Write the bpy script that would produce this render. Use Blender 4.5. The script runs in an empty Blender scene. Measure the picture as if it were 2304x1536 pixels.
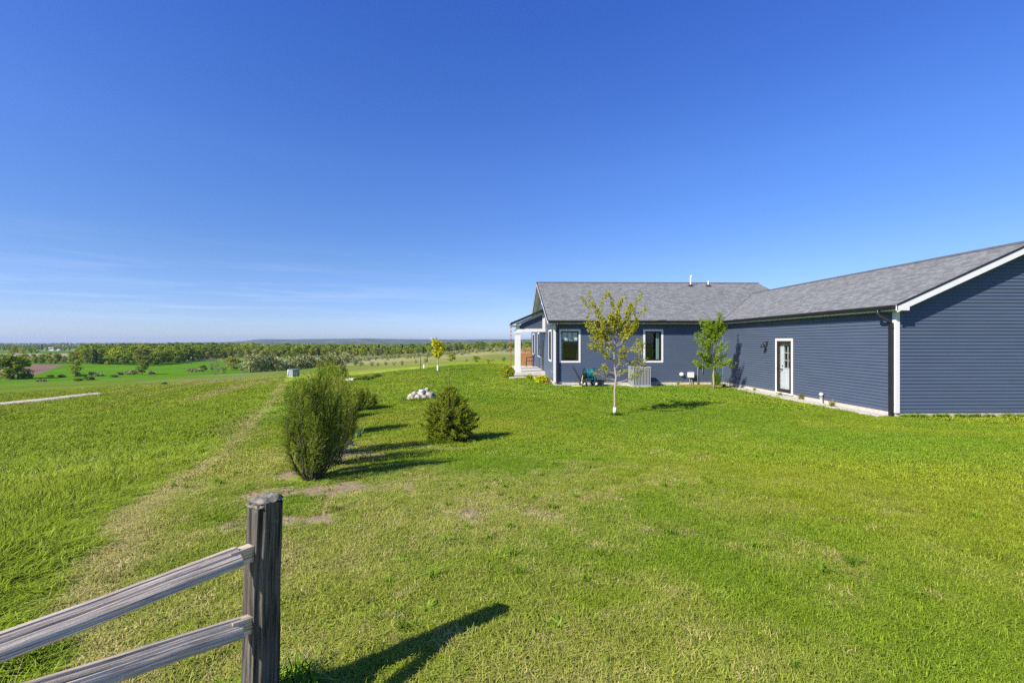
import bpy, math, random
import numpy as np
from mathutils import Vector, Matrix
R_ = math.radians
scene = bpy.context.scene
COL = scene.collection
rng = np.random.default_rng(11)

# ------------------------------------------------------------------ camera, sky, sun, exposure
EYE = 2.18                       # eye above the ground at the house
F_PX, TW, TH = 1040.0, 2304, 1536
YAW = math.atan(30.0 / F_PX)
CY, SY = math.cos(YAW), math.sin(YAW)
cam_data = bpy.data.cameras.new('camera')
cam_data.sensor_width = 36.0
cam_data.lens = 36.0 * F_PX / TW
cam_data.clip_start, cam_data.clip_end = 0.05, 40000
cam = bpy.data.objects.new('camera', cam_data)
cam.location = (0, 0, EYE)
cam.rotation_euler = (R_(90), 0, -YAW)
COL.objects.link(cam)
scene.camera = cam

SUN_EL, SUN_AZ = R_(36.3), R_(54 + 180)      # azimuth of the sun, clockwise from +Y
sun_data = bpy.data.lights.new('sun', 'SUN')
sun_data.energy, sun_data.angle, sun_data.color = 5.0, R_(0.5), (1.0, 0.93, 0.80)
sun = bpy.data.objects.new('sun', sun_data)
to_sun = Vector((math.sin(SUN_AZ) * math.cos(SUN_EL), math.cos(SUN_AZ) * math.cos(SUN_EL), math.sin(SUN_EL)))
sun.rotation_euler = to_sun.to_track_quat('Z', 'Y').to_euler()
sun.location = to_sun * 60
COL.objects.link(sun)

world = bpy.data.worlds.new('World')
scene.world = world
world.use_nodes = True
wn, wl = world.node_tree.nodes, world.node_tree.links
bg = wn['Background']
sky = wn.new('ShaderNodeTexSky')
sky.sky_type = 'NISHITA'
sky.sun_disc = False
sky.sun_elevation, sky.sun_rotation = SUN_EL, SUN_AZ
sky.altitude, sky.air_density, sky.dust_density, sky.ozone_density = 300, 0.85, 0.35, 4.0
bg.inputs['Strength'].default_value = 0.091
# thin streaks of high cirrus low over the horizon
tc = wn.new('ShaderNodeTexCoord')
mp = wn.new('ShaderNodeMapping'); mp.inputs['Scale'].default_value = (1.4, 1.4, 26.0); mp.inputs['Rotation'].default_value = (0.0, R_(2.5), 0.0)
nz = wn.new('ShaderNodeTexNoise'); nz.inputs['Scale'].default_value = 2.3; nz.inputs['Detail'].default_value = 7; nz.inputs['Roughness'].default_value = 0.6; nz.inputs['Distortion'].default_value = 0.4
rp = wn.new('ShaderNodeValToRGB'); rp.color_ramp.elements[0].position = 0.47; rp.color_ramp.elements[1].position = 0.80
sx = wn.new('ShaderNodeSeparateXYZ')
r2 = wn.new('ShaderNodeValToRGB')
r2.color_ramp.elements[0].position = 0.01; r2.color_ramp.elements[0].color = (0, 0, 0, 1)
r2.color_ramp.elements[1].position = 0.20; r2.color_ramp.elements[1].color = (0, 0, 0, 1)
e_ = r2.color_ramp.elements.new(0.075); e_.color = (1, 1, 1, 1)
e_ = r2.color_ramp.elements.new(0.13); e_.color = (0.35, 0.35, 0.35, 1)
r3 = wn.new('ShaderNodeValToRGB')                      # the streaks stand in the left part of the sky
r3.color_ramp.elements[0].position = 0.30; r3.color_ramp.elements[0].color = (1, 1, 1, 1)
r3.color_ramp.elements[1].position = 0.62; r3.color_ramp.elements[1].color = (0.1, 0.1, 0.1, 1)
mx = wn.new('ShaderNodeMapRange'); mx.inputs['From Min'].default_value = -1; mx.inputs['From Max'].default_value = 1
m1 = wn.new('ShaderNodeMath'); m1.operation = 'MULTIPLY'
m2 = wn.new('ShaderNodeMath'); m2.operation = 'MULTIPLY'
m3 = wn.new('ShaderNodeMath'); m3.operation = 'MULTIPLY'; m3.inputs[1].default_value = 0.34
hs = wn.new('ShaderNodeHueSaturation'); hs.inputs['Saturation'].default_value = 1.22; hs.inputs['Value'].default_value = 1.0
mixc = wn.new('ShaderNodeMix'); mixc.data_type = 'RGBA'
mixc.inputs['B'].default_value = (6.6, 7.1, 8.6, 1)
wl.new(tc.outputs['Generated'], mp.inputs['Vector']); wl.new(mp.outputs['Vector'], nz.inputs['Vector'])
wl.new(nz.outputs['Fac'], rp.inputs['Fac']); wl.new(tc.outputs['Generated'], sx.inputs['Vector'])
wl.new(sx.outputs['Z'], r2.inputs['Fac']); wl.new(sx.outputs['X'], mx.inputs['Value']); wl.new(mx.outputs['Result'], r3.inputs['Fac'])
wl.new(rp.outputs['Color'], m1.inputs[0]); wl.new(r2.outputs['Color'], m1.inputs[1])
wl.new(m1.outputs[0], m2.inputs[0]); wl.new(r3.outputs['Color'], m2.inputs[1]); wl.new(m2.outputs[0], m3.inputs[0])
tint = wn.new('ShaderNodeValToRGB'); te = tint.color_ramp.elements     # deeper, more violet blue towards the zenith, as the camera renders it
for _ in range(3): te.new(0.5)
for i_, (p_, c_) in enumerate([(0.0, (0.40, 0.42, 0.575)), (0.06, (0.46, 0.435, 0.56)), (0.16, (0.60, 0.50, 0.56)), (0.34, (0.735, 0.580, 0.72)), (0.60, (0.665, 0.555, 0.865))]):
    te[i_].position = p_; te[i_].color = (*c_, 1)
tm = wn.new('ShaderNodeMix'); tm.data_type = 'RGBA'; tm.blend_type = 'MULTIPLY'; tm.inputs['Factor'].default_value = 1
t2 = wn.new('ShaderNodeVectorMath'); t2.operation = 'SCALE'; t2.inputs['Scale'].default_value = 2.0
wl.new(sx.outputs['Z'], tint.inputs['Fac']); wl.new(tint.outputs['Color'], t2.inputs[0])
wl.new(sky.outputs['Color'], hs.inputs['Color']); wl.new(hs.outputs['Color'], tm.inputs['A']); wl.new(t2.outputs['Vector'], tm.inputs['B']); wl.new(tm.outputs['Result'], mixc.inputs['A'])
wl.new(m3.outputs[0], mixc.inputs['Factor']); wl.new(mixc.outputs['Result'], bg.inputs['Color'])

vs = scene.view_settings
vs.view_transform, vs.look, vs.exposure, vs.gamma = 'Standard', 'None', 0.65, 1.0
vs.use_curve_mapping = False
scene.render.engine = 'CYCLES'
cy = scene.cycles
cy.max_bounces, cy.diffuse_bounces, cy.glossy_bounces, cy.transmission_bounces, cy.transparent_max_bounces = 6, 3, 3, 4, 10
cy.volume_bounces = 0
cy.use_denoising = False
cy.denoiser = 'OPENIMAGEDENOISE'
cy.denoising_prefilter = 'ACCURATE'
cy.denoising_input_passes = 'RGB_ALBEDO_NORMAL'
cy.sample_clamp_indirect = 2.5
cy.sample_clamp_direct = 5.0

# ------------------------------------------------------------------ helpers
def sstep(x, a, b):
    t = np.clip((np.asarray(x, float) - a) / (b - a), 0, 1)
    return t * t * (3 - 2 * t)

def _hash(i, j, seed):
    n = (i.astype(np.int64) * 374761393 + j.astype(np.int64) * 668265263 + seed * 1442695041) & 0xFFFFFFFF
    n = ((n ^ (n >> 13)) * 1274126177) & 0xFFFFFFFF
    n = n ^ (n >> 16)
    return (n & 0xFFFF) / 65535.0

def vnoise(x, y, seed=0):
    x, y = np.asarray(x, float), np.asarray(y, float)
    i, j = np.floor(x), np.floor(y)
    fx, fy = x - i, y - j
    fx, fy = fx * fx * (3 - 2 * fx), fy * fy * (3 - 2 * fy)
    a, b = _hash(i, j, seed), _hash(i + 1, j, seed)
    c, d = _hash(i, j + 1, seed), _hash(i + 1, j + 1, seed)
    return (a * (1 - fx) + b * fx) * (1 - fy) + (c * (1 - fx) + d * fx) * fy

def fbm(x, y, seed=0, n=4):
    s, a, t = 0.0, 1.0, 0.0
    for k in range(n):
        s = s + a * vnoise(np.asarray(x) * 2 ** k, np.asarray(y) * 2 ** k, seed + 17 * k)
        t += a; a *= 0.5
    return s / t

def edge_x(Y):
    """the mown lawn's left edge: x as a function of depth"""
    Y = np.asarray(Y, float)
    far = -1.95 - 0.414 * Y
    return np.where(Y > 4.4, far, np.interp(Y, [1.5, 2.2, 2.75, 3.05, 3.9, 4.4], [-1.80, -1.95, -2.75, -2.92, -3.35, -3.77]))

def height(X, Y):
    """the terrain: house plateau, slope to the left, valley and far plain"""
    X, Y = np.asarray(X, float), np.asarray(Y, float)
    D = np.hypot(X, Y) + 1e-6
    t = X / np.maximum(Y, 1e-3)
    t = np.where(Y > 1, t, np.where(X < 0, -2.0, 2.0))
    z = 0.61 * (1 - sstep(Y, 2.0, 13.0))
    s = np.log1p(np.exp(np.clip((-X - 3.0) * 1.2, -30, 30))) / 1.2
    s = np.where(-X - 3.0 > 20, -X - 3.0, s)
    z = z - 5.5 * (1 - np.exp(-0.1 * s / 5.5))
    z = z - 1.7 * sstep(Y, 36, 118)
    zfar = -17 + 6.0 * sstep(t, -0.26, 0.02) * (1 - sstep(D, 600, 860)) - 7.0 * sstep(D, 1050, 1700)  - 3.0 * sstep(D, 640, 1200) * sstep(t, -0.5, -0.3)
    D1 = 260 + 340 * sstep(t, -0.46, -0.20)
    k = sstep(D, 118, D1)
    z = z * (1 - k) + (zfar + EYE) * k
    z = z + 1.2 * (fbm(X / 90, Y / 90, 3, 3) - 0.5) * sstep(D, 90, 200) + 0.10 * (fbm(X / 6, Y / 6, 5, 2) - 0.5) * sstep(D, 14, 40)
    z = z + 0.05 * (fbm(X / 1.7, Y / 1.7, 9, 3) - 0.5) * (1 - sstep(Y, 9, 13)) 
    return z

def hz(x, y):
    return float(height(np.array([x]), np.array([y]))[0])

def ray_dir(px, py):
    u, v = (px - TW / 2) / F_PX, (TH / 2 - py) / F_PX
    return u * CY + SY, CY - u * SY, v

def ground_at(px, py):
    """where the line of sight through a photo pixel meets the terrain"""
    dx, dy, dz = ray_dir(px, py)
    lam = np.geomspace(1.5, 6000, 6000)
    h = height(dx * lam, dy * lam)
    below = np.nonzero(EYE + dz * lam < h)[0]
    l = lam[below[0]] if len(below) else 3000.0
    return dx * l, dy * l, hz(dx * l, dy * l)

def at_depth(px, d):
    dx, dy, _ = ray_dir(px, 768)
    return dx * d, dy * d, hz(dx * d, dy * d)

ORG = {}
def tag(o, label=None, cat=None, group=None, kind=None):
    if label: o['label'] = label
    if cat: o['category'] = cat
    if group: o['group'] = group
    if kind: o['kind'] = kind
    return o

def thing(name, loc, label, cat, group=None):
    o = bpy.data.objects.new(name, None)
    o.empty_display_size = 0.2
    o.location = loc
    COL.objects.link(o)
    ORG[o.name] = Vector(loc)
    return tag(o, label, cat, group)

def link(name, me, parent=None, org=None):
    o = bpy.data.objects.new(name, me)
    COL.objects.link(o)
    if parent is not None:
        o.parent = parent
        ORG[o.name] = ORG[parent.name]
    else:
        ORG[o.name] = Vector(org or (0, 0, 0))
        o.location = ORG[o.name]
    return o

class MB:
    def __init__(s):
        s.v, s.f, s.uv, s.sm = [], [], [], []
    def quad(s, pts, uv=None, smooth=False):
        b = len(s.v)
        s.v += [tuple(p) for p in pts]
        s.f.append(tuple(range(b, b + len(pts))))
        s.uv.append(uv)
        s.sm.append(smooth)
    def box(s, x0, x1, y0, y1, z0, z1):
        p = [(x0, y0, z0), (x1, y0, z0), (x1, y1, z0), (x0, y1, z0), (x0, y0, z1), (x1, y0, z1), (x1, y1, z1), (x0, y1, z1)]
        b = len(s.v); s.v += p
        for q in ((0, 3, 2, 1), (4, 5, 6, 7), (0, 1, 5, 4), (1, 2, 6, 5), (2, 3, 7, 6), (3, 0, 4, 7)):
            s.f.append(tuple(b + i for i in q)); s.uv.append(None); s.sm.append(False)
        return s
    def obox(s, o, u, n, a0, a1, b0, b1, z0, z1):
        """box on a wall: a along the wall, b outwards, z up"""
        P = lambda a, b, z: (o[0] + u[0] * a + n[0] * b, o[1] + u[1] * a + n[1] * b, z)
        p = [P(a0, b0, z0), P(a1, b0, z0), P(a1, b1, z0), P(a0, b1, z0), P(a0, b0, z1), P(a1, b0, z1), P(a1, b1, z1), P(a0, b1, z1)]
        b = len(s.v); s.v += p
        for q in ((0, 3, 2, 1), (4, 5, 6, 7), (0, 1, 5, 4), (1, 2, 6, 5), (2, 3, 7, 6), (3, 0, 4, 7)):
            s.f.append(tuple(b + i for i in q)); s.uv.append(None); s.sm.append(False)
        return s
    def prism(s, poly, ax, a0, a1):
        """polygon of (p, q) swept along axis ax ('x' or 'y')"""
        P = (lambda p, q, a: (a, p, q)) if ax == 'x' else (lambda p, q, a: (p, a, q))
        n = len(poly); b = len(s.v)
        s.v += [P(p, q, a0) for p, q in poly] + [P(p, q, a1) for p, q in poly]
        s.f.append(tuple(range(b, b + n))); s.f.append(tuple(range(b + 2 * n - 1, b + n - 1, -1)))
        for i in range(n):
            j = (i + 1) % n
            s.f.append((b + j, b + i, b + n + i, b + n + j))
        s.uv += [None] * (n + 2); s.sm += [False] * (n + 2)
        return s
    def tube(s, pts, rad, n=8, caps=True):
        pts = [Vector(p) for p in pts]
        if not hasattr(rad, '__len__'): rad = [rad] * len(pts)
        b = len(s.v); up = Vector((0.13, 0.21, 0.97))
        ref = None
        for i, p in enumerate(pts):
            t = (pts[min(i + 1, len(pts) - 1)] - pts[max(i - 1, 0)]).normalized()
            if ref is None:
                ref = up if abs(t.dot(up)) < 0.9 else Vector((1, 0, 0))
            a = (ref - t * ref.dot(t)).normalized(); ref = a
            c = t.cross(a)
            for k in range(n):
                w = 2 * math.pi * k / n
                s.v.append(tuple(p + (a * math.cos(w) + c * math.sin(w)) * rad[i]))
        for i in range(len(pts) - 1):
            for k in range(n):
                k2 = (k + 1) % n
                s.f.append((b + i * n + k, b + i * n + k2, b + (i + 1) * n + k2, b + (i + 1) * n + k)); s.uv.append(None); s.sm.append(n > 5)
        if caps:
            s.f.append(tuple(b + k for k in reversed(range(n)))); s.uv.append(None); s.sm.append(False)
            e = b + (len(pts) - 1) * n
            s.f.append(tuple(e + k for k in range(n))); s.uv.append(None); s.sm.append(False)
        return s
    def lathe(s, c, prof, n=16, axis='z'):
        """profile of (radius, height) round an axis through c"""
        b = len(s.v)
        for r, h in prof:
            for k in range(n):
                w = 2 * math.pi * k / n
                q = (r * math.cos(w), r * math.sin(w))
                o = {'z': (q[0], q[1], h), 'x': (h, q[0], q[1]), 'y': (q[1], h, q[0])}[axis]
                s.v.append((c[0] + o[0], c[1] + o[1], c[2] + o[2]))
        for i in range(len(prof) - 1):
            for k in range(n):
                k2 = (k + 1) % n
                s.f.append((b + i * n + k, b + i * n + k2, b + (i + 1) * n + k2, b + (i + 1) * n + k)); s.uv.append(None); s.sm.append(True)
        return s
    def build(s, name, m, parent=None, org=None, bevel=0.0):
        o = Vector(org) if org is not None else (ORG[parent.name] if parent is not None else Vector((0, 0, 0)))
        me = bpy.data.meshes.new(name)
        me.from_pydata([(x - o.x, y - o.y, z - o.z) for x, y, z in s.v], [], s.f)
        if any(u is not None for u in s.uv):
            ul = me.uv_layers.new(name='UVMap')
            for p, u in zip(me.polygons, s.uv):
                for k, li in enumerate(p.loop_indices):
                    ul.data[li].uv = u[k] if u is not None else (0, 0)
        me.polygons.foreach_set('use_smooth', s.sm)
        me.materials.append(m)
        me.update()
        ob = link(name, me, parent, org)
        if bevel:
            md = ob.modifiers.new('bevel', 'BEVEL'); md.width = bevel; md.segments = 2; md.limit_method = 'ANGLE'
        return ob

def mesh_np(name, V, F, m, smooth=False):
    """V (n,3); F (k,3) or (k,4)"""
    V = np.asarray(V, np.float32); F = np.asarray(F, np.int32)
    me = bpy.data.meshes.new(name)
    me.vertices.add(len(V)); me.vertices.foreach_set('co', V.ravel())
    k = F.shape[1]
    me.loops.add(F.size); me.loops.foreach_set('vertex_index', F.ravel())
    me.polygons.add(len(F)); me.polygons.foreach_set('loop_start', np.arange(len(F), dtype=np.int32) * k)
    if smooth: me.polygons.foreach_set('use_smooth', np.ones(len(F), bool))
    me.materials.append(m)
    me.update(calc_edges=True)
    return me

# ------------------------------------------------------------------ materials
def nodes(name):
    m = bpy.data.materials.new(name); m.use_nodes = True
    return m, m.node_tree.nodes, m.node_tree.links, m.node_tree.nodes['Principled BSDF']

def paint(name, col, rough=0.5, var=0.12, scale=6.0, bump=0.0, metal=0.0, spec=0.4, detail=4, col2=None, stretch=(1, 1, 1)):
    m, n, l, p = nodes(name)
    tc = n.new('ShaderNodeTexCoord'); mp = n.new('ShaderNodeMapping'); mp.inputs['Scale'].default_value = stretch
    nz = n.new('ShaderNodeTexNoise'); nz.inputs['Scale'].default_value = scale; nz.inputs['Detail'].default_value = detail
    rp = n.new('ShaderNodeValToRGB')
    a = [c * (1 - var) for c in col]; b = [min(1, c * (1 + var)) for c in (col2 or col)]
    rp.color_ramp.elements[0].color = (*a, 1); rp.color_ramp.elements[1].color = (*b, 1)
    rp.color_ramp.elements[0].position = 0.3; rp.color_ramp.elements[1].position = 0.7
    l.new(tc.outputs['Object'], mp.inputs['Vector']); l.new(mp.outputs['Vector'], nz.inputs['Vector'])
    l.new(nz.outputs['Fac'], rp.inputs['Fac']); l.new(rp.outputs['Color'], p.inputs['Base Color'])
    p.inputs['Roughness'].default_value = rough; p.inputs['Metallic'].default_value = metal
    p.inputs['Specular IOR Level'].default_value = spec
    if bump:
        bp = n.new('ShaderNodeBump'); bp.inputs['Strength'].default_value = bump; bp.inputs['Distance'].default_value = 0.02
        l.new(nz.outputs['Fac'], bp.inputs['Height']); l.new(bp.outputs['Normal'], p.inputs['Normal'])
    return m

def leaf_mat(name, cols, trans=0.35, rough=0.55, tree=False, tint=None):
    """leaves: a colour of its own for every leaf; light shows through"""
    m, n, l, p = nodes(name)
    g = n.new('ShaderNodeNewGeometry')
    rp = n.new('ShaderNodeValToRGB')
    el = rp.color_ramp.elements
    while len(el) < len(cols): el.new(0.5)
    for i, c in enumerate(cols):
        el[i].position = i / max(1, len(cols) - 1); el[i].color = (*c, 1)
    l.new(g.outputs['Random Per Island'], rp.inputs['Fac'])
    out = rp.outputs['Color']
    if tree:                                     # every tree of a wood has its own tone
        oi = n.new('ShaderNodeObjectInfo')
        r2 = n.new('ShaderNodeValToRGB'); e2 = r2.color_ramp.elements
        while len(e2) < len(tree): e2.new(0.5)
        for i, c in enumerate(tree):
            e2[i].position = i / max(1, len(tree) - 1); e2[i].color = (*c, 1)
        r2.color_ramp.interpolation = 'LINEAR'
        l.new(oi.outputs['Random'], r2.inputs['Fac'])
        mx = n.new('ShaderNodeMix'); mx.data_type = 'RGBA'; mx.blend_type = 'MULTIPLY'; mx.inputs['Factor'].default_value = 1
        l.new(out, mx.inputs['A']); l.new(r2.outputs['Color'], mx.inputs['B']); out = mx.outputs['Result']
    l.new(out, p.inputs['Base Color']); p.inputs['Roughness'].default_value = rough; p.inputs['Specular IOR Level'].default_value = 0.25
    tr = n.new('ShaderNodeBsdfTranslucent'); ms = n.new('ShaderNodeMixShader'); ms.inputs['Fac'].default_value = trans
    gm = n.new('ShaderNodeMix'); gm.data_type = 'RGBA'; gm.blend_type = 'MULTIPLY'; gm.inputs['Factor'].default_value = 1
    gm.inputs['B'].default_value = (1.15, 1.1, 0.55, 1)
    l.new(out, gm.inputs['A']); l.new(gm.outputs['Result'], tr.inputs['Color'])
    l.new(p.outputs['BSDF'], ms.inputs[1]); l.new(tr.outputs['BSDF'], ms.inputs[2])
    l.new(ms.outputs['Shader'], n['Material Output'].inputs['Surface'])
    return m

def wood_mat(name, dark, light, scale, stretch, rough=0.85, bump=0.6, lichen=None, cracks=0):
    m, n, l, p = nodes(name)
    tc = n.new('ShaderNodeTexCoord'); mp = n.new('ShaderNodeMapping'); mp.inputs['Scale'].default_value = stretch
    nz = n.new('ShaderNodeTexNoise'); nz.inputs['Scale'].default_value = scale; nz.inputs['Detail'].default_value = 8; nz.inputs['Roughness'].default_value = 0.65; nz.inputs['Distortion'].default_value = 0.25
    rp = n.new('ShaderNodeValToRGB'); rp.color_ramp.elements[0].position = 0.34; rp.color_ramp.elements[1].position = 0.64
    rp.color_ramp.elements[0].color = (*dark, 1); rp.color_ramp.elements[1].color = (*light, 1)
    l.new(tc.outputs['Object'], mp.inputs['Vector']); l.new(mp.outputs['Vector'], nz.inputs['Vector']); l.new(nz.outputs['Fac'], rp.inputs['Fac'])
    out = rp.outputs['Color']
    if cracks:                                              # long drying checks and darker grain lines
        mp3 = n.new('ShaderNodeMapping'); mp3.inputs['Scale'].default_value = tuple(q * cracks for q in stretch)
        n3 = n.new('ShaderNodeTexNoise'); n3.inputs['Scale'].default_value = scale * 1.3; n3.inputs['Detail'].default_value = 5; n3.inputs['Distortion'].default_value = 0.5
        q3 = n.new('ShaderNodeValToRGB'); q3.color_ramp.elements[0].position = 0.36; q3.color_ramp.elements[0].color = (0.45, 0.42, 0.39, 1); q3.color_ramp.elements[1].position = 0.45
        m3_ = n.new('ShaderNodeMix'); m3_.data_type = 'RGBA'; m3_.blend_type = 'MULTIPLY'; m3_.inputs['Factor'].default_value = 1
        l.new(tc.outputs['Object'], mp3.inputs['Vector']); l.new(mp3.outputs['Vector'], n3.inputs['Vector']); l.new(n3.outputs['Fac'], q3.inputs['Fac'])
        l.new(out, m3_.inputs['A']); l.new(q3.outputs['Color'], m3_.inputs['B']); out = m3_.outputs['Result']
    if lichen:
        n2 = n.new('ShaderNodeTexNoise'); n2.inputs['Scale'].default_value = lichen[1]; n2.inputs['Detail'].default_value = 6
        q = n.new('ShaderNodeValToRGB'); q.color_ramp.elements[0].position = lichen[2]; q.color_ramp.elements[1].position = lichen[2] + 0.12
        mx = n.new('ShaderNodeMix'); mx.data_type = 'RGBA'; mx.inputs['B'].default_value = (*lichen[0], 1)
        l.new(tc.outputs['Object'], n2.inputs['Vector']); l.new(n2.outputs['Fac'], q.inputs['Fac']); l.new(q.outputs['Color'], mx.inputs['Factor'])
        l.new(out, mx.inputs['A']); out = mx.outputs['Result']
    l.new(out, p.inputs['Base Color']); p.inputs['Roughness'].default_value = rough; p.inputs['Specular IOR Level'].default_value = 0.2
    bp = n.new('ShaderNodeBump'); bp.inputs['Strength'].default_value = bump; bp.inputs['Distance'].default_value = 0.012
    l.new(nz.outputs['Fac'], bp.inputs['Height']); l.new(bp.outputs['Normal'], p.inputs['Normal'])
    return m

def glass_mat(name, tint=(0.85, 0.9, 0.9)):
    m, n, l, p = nodes(name)
    tr = n.new('ShaderNodeBsdfTransparent'); tr.inputs['Color'].default_value = (*tint, 1)
    gl = n.new('ShaderNodeBsdfGlossy'); gl.inputs['Roughness'].default_value = 0.01
    lw = n.new('ShaderNodeLayerWeight'); lw.inputs['Blend'].default_value = 0.5
    pw = n.new('ShaderNodeMath'); pw.operation = 'POWER'; pw.inputs[1].default_value = 5.0
    mu = n.new('ShaderNodeMath'); mu.operation = 'MULTIPLY_ADD'; mu.inputs[1].default_value = 0.92; mu.inputs[2].default_value = 0.07; mu.use_clamp = True
    ms = n.new('ShaderNodeMixShader')
    l.new(lw.outputs['Facing'], pw.inputs[0]); l.new(pw.outputs[0], mu.inputs[0]); l.new(mu.outputs[0], ms.inputs['Fac'])
    l.new(tr.outputs['BSDF'], ms.inputs[1]); l.new(gl.outputs['BSDF'], ms.inputs[2]); l.new(ms.outputs['Shader'], n['Material Output'].inputs['Surface'])
    return m

def shingle_mat():
    m, n, l, p = nodes('roof_shingles')
    uv = n.new('ShaderNodeUVMap'); uv.uv_map = 'UVMap'
    br = n.new('ShaderNodeTexBrick')
    br.offset = 0.37; br.offset_frequency = 2; br.squash = 0.7; br.squash_frequency = 3
    br.inputs['Scale'].default_value = 1.0; br.inputs['Brick Width'].default_value = 0.27; br.inputs['Row Height'].default_value = 0.145
    br.inputs['Mortar Size'].default_value = 0.006; br.inputs['Mortar Smooth'].default_value = 0.3; br.inputs['Bias'].default_value = -0.1
    br.inputs['Color1'].default_value = (0.232, 0.238, 0.232, 1); br.inputs['Color2'].default_value = (0.142, 0.146, 0.144, 1); br.inputs['Mortar'].default_value = (0.075, 0.073, 0.073, 1)
    mp = n.new('ShaderNodeMapping'); mp.inputs['Scale'].default_value = (3.0, 13.0, 1)
    n1 = n.new('ShaderNodeTexNoise'); n1.inputs['Scale'].default_value = 1.1; n1.inputs['Detail'].default_value = 6; n1.inputs['Roughness'].default_value = 0.7
    q1 = n.new('ShaderNodeMapRange'); q1.inputs['From Min'].default_value = 0.3; q1.inputs['From Max'].default_value = 0.7; q1.inputs['To Min'].default_value = 0.68; q1.inputs['To Max'].default_value = 1.30
    n2 = n.new('ShaderNodeTexNoise'); n2.inputs['Scale'].default_value = 60; n2.inputs['Detail'].default_value = 3
    q2 = n.new('ShaderNodeMapRange'); q2.inputs['To Min'].default_value = 0.7; q2.inputs['To Max'].default_value = 1.3
    a = n.new('ShaderNodeMix'); a.data_type = 'RGBA'; a.blend_type = 'MULTIPLY'; a.inputs['Factor'].default_value = 1
    b = n.new('ShaderNodeMix'); b.data_type = 'RGBA'; b.blend_type = 'MULTIPLY'; b.inputs['Factor'].default_value = 1
    l.new(uv.outputs['UV'], br.inputs['Vector']); l.new(uv.outputs['UV'], mp.inputs['Vector']); l.new(mp.outputs['Vector'], n1.inputs['Vector']); l.new(uv.outputs['UV'], n2.inputs['Vector'])
    l.new(n1.outputs['Fac'], q1.inputs['Value']); l.new(n2.outputs['Fac'], q2.inputs['Value'])
    l.new(br.outputs['Color'], a.inputs['A']); l.new(q1.outputs['Result'], a.inputs['B']); l.new(a.outputs['Result'], b.inputs['A']); l.new(q2.outputs['Result'], b.inputs['B'])
    l.new(b.outputs['Result'], p.inputs['Base Color']); p.inputs['Roughness'].default_value = 0.9; p.inputs['Specular IOR Level'].default_value = 0.15
    # each course rises towards its butt edge
    sp = n.new('ShaderNodeSeparateXYZ'); dv = n.new('ShaderNodeMath'); dv.operation = 'DIVIDE'; dv.inputs[1].default_value = 0.145
    fr = n.new('ShaderNodeMath'); fr.operation = 'FRACT'; iv = n.new('ShaderNodeMath'); iv.operation = 'SUBTRACT'; iv.inputs[0].default_value = 1
    ad = n.new('ShaderNodeMath'); ad.operation = 'MULTIPLY_ADD'; ad.inputs[1].default_value = 0.5
    bp = n.new('ShaderNodeBump'); bp.inputs['Strength'].default_value = 0.8; bp.inputs['Distance'].default_value = 0.012
    l.new(uv.outputs['UV'], sp.inputs['Vector']); l.new(sp.outputs['Y'], dv.inputs[0]); l.new(dv.outputs[0], fr.inputs[0]); l.new(fr.outputs[0], iv.inputs[1])
    l.new(br.outputs['Fac'], ad.inputs[0]); ad.inputs[1].default_value = -0.6; l.new(iv.outputs[0], ad.inputs[2])
    l.new(ad.outputs[0], bp.inputs['Height']); l.new(bp.outputs['Normal'], p.inputs['Normal'])
    return m

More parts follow.
